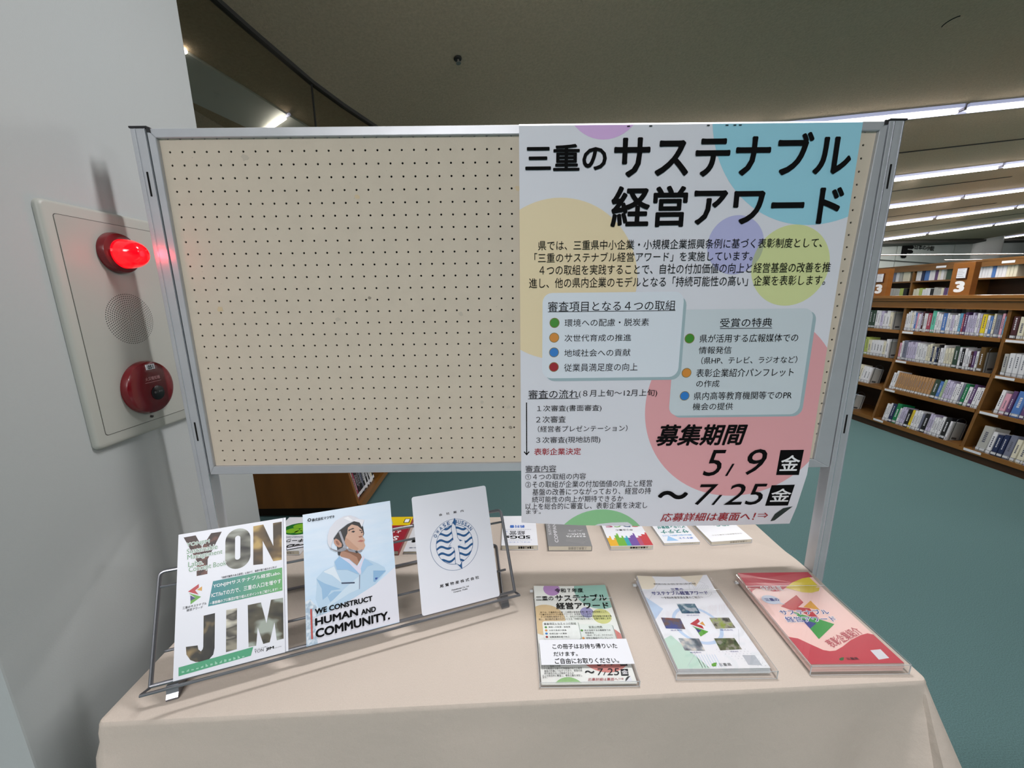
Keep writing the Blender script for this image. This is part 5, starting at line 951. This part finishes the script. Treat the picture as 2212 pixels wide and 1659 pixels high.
pr.lay(c_s, I6, {'top': 'crimson_wave', 'bot': 'crimson_wave', 'yellow': 'yellow_blob', 'red': 'ribbon_mark', 'orange': 'ribbon_mark', 'green': 'ribbon_mark', 'navy': 'ribbon_mark', 'code': 'white_square', 'leaf': 'leaf_mark', 'bubble': 'speech_bubble', 'title': 'blue_lettering', 'white': 'white_lettering', 'rose': 'rose_lettering', 'plum': 'dark_lettering'})

# ================================================================== BOOKS LYING ON THE TABLE
def flat_book(x0, y0, w, l, th, rot, cm_, label, art, stamp='grey', spine=False):
    """lies face up; its own foot end points away from the reader, so art is drawn upside down"""
    o = empty('book', (x0, y0, 0.7012), (0, 0, rot), label=label, cat='book', group='library books lying on the table')
    box('page_block', 0.002, w - 0.002, 0.0012, l - 0.002, 0.0012, th - 0.0012, PAGES, o)
    bm = bmesh.new(); bxm(bm, 0, w, 0, l, 0, 0.0013); bxm(bm, 0, w, 0, l, th - 0.0013, th, 0, 0.0004); bxm(bm, w - 0.0014, w, 0, l, 0.001, th - 0.001); fin('cover', bm, cm_, o)
    pr = Print(lambda s, t, h: Vector((s, t, th + 0.0001 + h)), ())
    art(pr, w, l); pr.lay(o, BI, BN)
    pr = Print(lambda s, t, h: Vector((s, 0.0011 - h, t))); sw = w * 0.42; s0 = w * 0.46
    pr.text(stamp, '三重県立図書館', s0, s0 + sw, 0.0038, th - 0.0045, 1, bold=0.03, rot=math.pi); pr.lay(o, BI, {stamp: 'library_stamp'})
    return o
BI = dict(INK); BI.update({'stamp': mat('stamp_faint', '9a968c', 0.6), 'tblue': mat('bk_blue', '3f6fc0', 0.4), 'tnavy': mat('bk_navy', '24406e', 0.4), 'tteal': mat('bk_teal', '2f7f7a', 0.4), 'c1': mat('bk_y', 'd8a62c', 0.4), 'c2': mat('bk_g', '6aa83a', 0.4), 'c3': mat('bk_t', '2f9aa8', 0.4), 'c4': mat('bk_p', '6a4a98', 0.4), 'c5': mat('bk_m', 'a8486a', 0.4), 'c6': mat('bk_r', 'b8343c', 0.4), 'pale': mat('bk_pale', 'c9c9cf', 0.4), 'lightblue': mat('bk_lb', '8fb8de', 0.4), 'leafd': mat('bk_ld', '1f6a2c', 0.4), 'leafl': mat('bk_ll', '7ab02c', 0.4), 'maroonb': mat('bk_mar', '8c2632', 0.4), 'yel': mat('bk_yel', 'e0c41e', 0.35), 'lgrey': mat('bk_lg', 'a4a4a4', 0.4)})
BN = {k: 'cover_print' for k in BI}
U = math.pi
WB = mat('book_white', 'dcdfe6', 0.35)
def a1(p, w, l):
    p.text('black', 'SDGs', w * .12, w * .80, l * .20, l * .30, 2, bold=.025, rot=U); p.text('grey', '経営', w * .22, w * .66, l * .32, l * .46, 2, bold=.02, rot=U); p.text('tblue', 'の', w * .08, w * .16, l * .42, l * .46, 2, rot=U)
    p.text('tblue', '教科書', w * .22, w * .66, l * .56, l * .66, 2, bold=.02, rot=U); p.text('tblue', 'やさしくわかる', w * .1, w * .8, l * .08, l * .11, 2, rot=U)
    for k in range(16): p.poly('tnavy', [(w * (.06 + .05 * k), l * .155), (w * (.09 + .05 * k), l * .155), (w * (.09 + .05 * k), l * .162), (w * (.06 + .05 * k), l * .162)], 2); p.poly('tnavy', [(w * (.06 + .05 * k), l * .50), (w * (.09 + .05 * k), l * .50), (w * (.09 + .05 * k), l * .507), (w * (.06 + .05 * k), l * .507)], 2)
def a2(p, w, l):
    for k in range(14): p.ring('lgrey', w * 1.0, l * 0.02, w * (.2 + .03 * k), w * (.2 + .03 * k) + 0.0004, 1, 12, R(90), R(172))
    p.text('pale', 'SUSTAINABLE', w * -.30, w * .46, l * .55, l * .595, 2, bold=.01, rot=R(90)); p.text('pale', 'COMPANY', w * -.24, w * .66, l * .38, l * .44, 2, bold=.02, rot=R(90))
    p.text('white', 'サステナブル', w * .45, w * .92, l * .235, l * .285, 2, bold=.03, rot=U); p.text('white', 'カンパニー', w * .5, w * .92, l * .30, l * .35, 2, bold=.03, rot=U); p.text('pale', '入門', w * .55, w * .9, l * .40, l * .45, 2, rot=U)
def a3(p, w, l):
    cs = ['c1', 'c1', 'c2', 'c2', 'c3', 'c4', 'c4', 'c5', 'c6', 'c6']
    for i, c in enumerate(cs):
        h = random.uniform(.22, .36); p.poly(c, [(w * i / 10, 0.001), (w * (i + 1) / 10, 0.001), (w * (i + 1) / 10, l * h), (w * (i + .6) / 10, l * h), (w * (i + .6) / 10, l * (h - .05)), (w * i / 10, l * (h - .05))], 2)
    p.text('black', '中小企業の', w * .3, w * .72, l * .42, l * .47, 2, bold=.01, rot=U)
    for i, (ch, c) in enumerate(zip('SDGs', ('c6', 'tnavy', 'c2', 'c5'))): p.text(c, ch, w * (.74 - .22 * i), w * (.93 - .22 * i), l * .53, l * (.67 if ch != 's' else .62), 2, bold=.01, rot=U)
def a4(p, w, l):
    p.poly('lightblue', [(w * .12, l * .06), (w * .45, l * .06), (w * .25, l * .22)], 1); p.text('tblue', 'ポケット', w * .5, w * .9, l * .10, l * .16, 2, bold=.03, rot=U); p.text('lightblue', '最新CSRの基本と実践がよくわかる', w * .1, w * .92, l * .20, l * .25, 2, bold=.02, rot=U)
    for i, t in enumerate(('サステナ', 'ビリティ経営が', 'よくわかる本')): p.text('tteal', t, w * .12, w * .92, l * (.30 + .16 * i), l * (.42 + .16 * i), 2, bold=.03, rot=U)
def a5(p, w, l):
    p.text('tteal', 'SDGs', w * .42, w * .82, l * .40, l * .50, 2, bold=.02, rot=U); p.text('tteal', 'の基礎', w * .18, w * .42, l * .48, l * .58, 2, bold=.02, rot=U); p.text('stamp', 'なぜ企業経営に必要なのか', w * .15, w * .9, l * .15, l * .18, 2, rot=U)
    for k in range(18): a = k * R(20); p.poly('pale', [(w * .78 + .016 * math.cos(a), l * .60 + .016 * math.sin(a)), (w * .78 + .011 * math.cos(a + .12), l * .60 + .011 * math.sin(a + .12)), (w * .78 + .016 * math.cos(a + .2), l * .60 + .016 * math.sin(a + .2))], 2)
def a6(p, w, l):
    for (x, y, r_, c) in ((.55, .62, .050, 'leafd'), (.50, .70, .02, 'leafl'), (.72, .60, .018, 'leafl'), (.42, .56, .02, 'leafl'), (.80, .70, .014, 'leafl'), (.60, .52, .012, 'leafl')):
        p.poly(c, [(w * x + r_ * 1.2 * math.cos(a), l * y + r_ * .8 * math.sin(a)) for a in [k * math.pi / 8 for k in range(16)]], 1 + (c == 'leafl'))
    p.text('black', 'キーワード', w * .2, w * .9, l * .22, l * .32, 2, bold=.03, rot=U); p.text('black', 'SDGs', w * .35, w * .9, l * .06, l * .17, 2, bold=.03, rot=U); p.text('tnavy', 'SUSTAINABLE DEVELOPMENT', w * .1, w * .95, l * .36, l * .385, 2, bold=.02, rot=U)
def a7(p, w, l):
    p.poly('yel', [(0.001, l * .72), (w - .001, l * .72), (w - .001, l - .001), (.001, l - .001)], 1); p.poly('lightblue', [(w * .3, l * .76), (w * .55, l * .76), (w * .45, l * .92), (w * .32, l * .88)], 2); p.poly('black', [(w * .80, l * .80), (w * .95, l * .80), (w * .95, l * .93), (w * .80, l * .93)], 2); p.poly('white', [(w * .82, l * .815), (w * .93, l * .815), (w * .93, l * .915), (w * .82, l * .915)], 3)
    p.text('white', 'よくわかる', w * .2, w * .85, l * .48, l * .56, 2, bold=.02, rot=U); p.text('white', 'SDGs', w * .2, w * .85, l * .28, l * .40, 2, bold=.02, rot=U)
def a8(p, w, l):
    p.poly('c6', circle(w * .3, l * .55, .018, 24), 2); p.poly('tteal', circle(w * .3, l * .70, .014, 24), 2); p.text('black', 'SDGs', w * .1, w * .75, l * .20, l * .34, 2, bold=.04, rot=U); p.text('tnavy', 'はじめての企業', w * .1, w * .8, l * .08, l * .11, 2, rot=U)
flat_book(0.793, 0.121, 0.125, 0.185, 0.018, R(-0.5), WB, 'white paperback lying right beside the rack, blue print and dashed frame', a1, 'black')
flat_book(0.952, 0.113, 0.148, 0.210, 0.019, R(-1), mat('book_grey', '7d7e80', 0.45), 'grey book lying partly under the poster hem', a2, 'stamp')
flat_book(1.163, 0.113, 0.146, 0.210, 0.015, R(0.8), WB, 'white book with a rainbow skyline, lying behind the middle leaflet case', a3, 'black')
flat_book(1.353, 0.135, 0.127, 0.182, 0.0095, R(2.4), WB, 'thin white book with teal lettering lying between rainbow book and plain one', a4, 'black')
flat_book(1.514, 0.131, 0.150, 0.210, 0.015, R(5.2), WB, 'mostly blank white book at the far end of the row, nearest the right post', a5, 'stamp')
flat_book(-0.035, 0.108, 0.148, 0.210, 0.017, R(0), WB, 'white book with a green leafy oval lying behind the lettered brochure', a6, 'stamp')
flat_book(0.303, 0.101, 0.146, 0.212, 0.016, R(0), mat('book_crimson', '9c2a38', 0.35), 'crimson book with a yellow head band lying behind the rack', a7, 'stamp')
flat_book(0.463, 0.106, 0.146, 0.205, 0.010, R(0), WB, 'white book with red dot lying behind the bird emblem brochure', a8, 'stamp')

# ================================================================== FIRE ALARM PLATE ON THE PILLAR
al = empty('alarm_panel', (-0.18, -0.019, 1.475), label='white fire alarm plate with red lamp, speaker and button on the pillar', cat='alarm panel')
PLATE = mat('plate_white', 'a9aba5', 0.45); RED_D = mat('alarm_red', '680814', 0.22, coat=0.4)
def alp(name, poly, d0, d1, m, bev=0):
    bm = bmesh.new(); prism(bm, poly, 1, lambda s, t, h: Vector((d0 + (d1 - d0) * h, s + 0.019, t - 1.475)))
    if bev: bmesh.ops.bevel(bm, geom=[e for e in bm.edges if all(abs(v.co.x - d1) < 1e-6 for v in e.verts)], offset=bev, segments=3, affect='EDGES')
    return fin(name, bm, m, al)
bm = bmesh.new(); rings = []
for ins, d in ((0, 0), (0, 0.006), (0.0012, 0.009), (0.0035, 0.0115), (0.007, 0.013)): rings.append([bm.verts.new((d, s + 0.019, t - 1.475)) for s, t in rrect(-0.170 + ins, 1.188 + ins, 0.132 - ins, 1.760 - ins, 0.014 - ins * 0.6, 6)])
for a_, b_ in zip(rings, rings[1:]):
    for k in range(len(a_)): bm.faces.new((a_[k], a_[(k + 1) % len(a_)], b_[(k + 1) % len(a_)], b_[k]))
bm.faces.new(rings[0]); bm.faces.new(rings[-1]); fin('surround', bm, PLATE, al, True)
alp('groove', rrect(-0.146, 1.218, 0.107, 1.733, 0.007), 0.0129, 0.0133, mat('groove_dark', '55544f', 0.7))
alp('door_plate', rrect(-0.1445, 1.2195, 0.1055, 1.7315, 0.006), 0.013, 0.0142, PLATE, 0.0006)
bm = bmesh.new(); lathe(bm, [(0.050, 0.0142), (0.050, 0.022), (0.047, 0.030), (0.036, 0.034)], 'x', (0, 0, 1.662 - 1.475), 48); fin('lamp_base', bm, RED_D, al, True)
bm = bmesh.new(); lathe(bm, [(0.036, 0.033), (0.0355, 0.045), (0.033, 0.060), (0.027, 0.074), (0.018, 0.083), (0.008, 0.087), (0.002, 0.0875)], 'x', (0, 0, 1.660 - 1.475), 40)
fin('red_lens', bm, mat('lens_glow', 'c00818', 0.12, emit=('ff0014', 1.1), coat=0.8), al, True)['label'] = 'glowing red lens'
pl_ = bpy.data.lights.new('alarm_glow', 'POINT'); pl_.energy = 0.16; pl_.color = (1, 0.03, 0.05); pl_.shadow_soft_size = 0.02; po = bpy.data.objects.new('alarm_glow', pl_); COL.objects.link(po); po.location = (-0.18 + 0.115, -0.019, 1.66)
bm = bmesh.new()
for ring in range(13):
    rr = ring * 0.0053; k = max(1, int(2 * math.pi * rr / 0.0056))
    for i in range(k):
        a = 2 * math.pi * (i + 0.5 * (ring % 2)) / k; c = Vector((0.0146, rr * math.cos(a), 1.497 - 1.475 + rr * math.sin(a))); vs = [bm.verts.new(c + Vector((0, 0.0013 * math.cos(R(60 * q_)), 0.0013 * math.sin(R(60 * q_))))) for q_ in range(6)]; bm.faces.new(vs)
spk = fin('speaker_holes', bm, DARK, al); spk['kind'] = 'stuff'
bm = bmesh.new(); lathe(bm, [(0.0715, 0.0142), (0.0720, 0.022), (0.069, 0.030), (0.060, 0.0355), (0.040, 0.037), (0.0005, 0.037)], 'x', (0, 0.003, 1.313 - 1.475), 56); fin('call_button', bm, RED_D, al, True)
bm = bmesh.new(); lathe(bm, [(0.0195, 0.0365), (0.0195, 0.0385), (0.018, 0.0392), (0.0005, 0.0392)], 'x', (0, 0.010, 1.296 - 1.475), 36); fin('push_disc', bm, mat('push_black', '141216', 0.3), al, True)
bm = bmesh.new(); lathe(bm, [(0.0035, 0.0142), (0.0035, 0.018), (0.0005, 0.019)], 'x', (0, 0.0, 1.231 - 1.475), 12); fin('key_screw', bm, mat('screw_dark', '3a3a38', 0.3, 0.6), al, True)
box('number_tag', 0.0352, 0.0375, -0.0125 + 0.003, 0.0125 + 0.003, 1.362 - 1.475, 1.376 - 1.475, CARD_M, al)
pr = Print(lambda s, t, h: Vector((0.0372 + h, s + 0.003, t - 1.475))); pr.text('black', '051', -0.008, 0.008, 1.3635, 1.3735, 5, bold=.02); pr.text('pale', '火災報知機', -0.022, 0.022, 1.333, 1.343, 2, bold=.01); pr.poly('pale', [(-0.024, 1.3275), (0.024, 1.3275), (0.024, 1.3285), (-0.024, 1.3285)], 2)
pr.lay(al, dict(INK, pale=mat('pale_red_print', 'd89a9e', 0.4)), {'black': 'tag_number', 'pale': 'button_lettering'})
pr = Print(lambda s, t, h: Vector((0.0393 + h, s + 0.010, t - 1.475))); pr.text('pale2', '強く押す', -0.013, 0.013, 1.2955, 1.3015, 2, bold=.01); pr.lay(al, {'pale2': mat('pale_grey_print', '8a888c', 0.4)}, {'pale2': 'button_lettering'})

# ---- look-alike books: tell them apart by their order from the left (or from the end panel)
ORD_ = ['first', 'second', 'third', 'fourth', 'fifth', 'sixth', 'seventh', 'eighth', 'ninth', 'tenth', 'eleventh', 'twelfth', 'thirteenth', 'fourteenth', 'fifteenth', 'sixteenth']
by = {}
for o in sc.objects:
    if o.parent is None and o.get('category') == 'book': by.setdefault(o['label'], []).append(o)
for lab, obs in by.items():
    if len(obs) > 1:
        end = 'behind the pillar' in lab
        obs.sort(key=lambda o: o.matrix_world.translation.y * (1 if end else -1))
        for k, o in enumerate(obs): o['label'] = ORD_[k] + (' from end panel, ' if end else ' from left, ') + lab
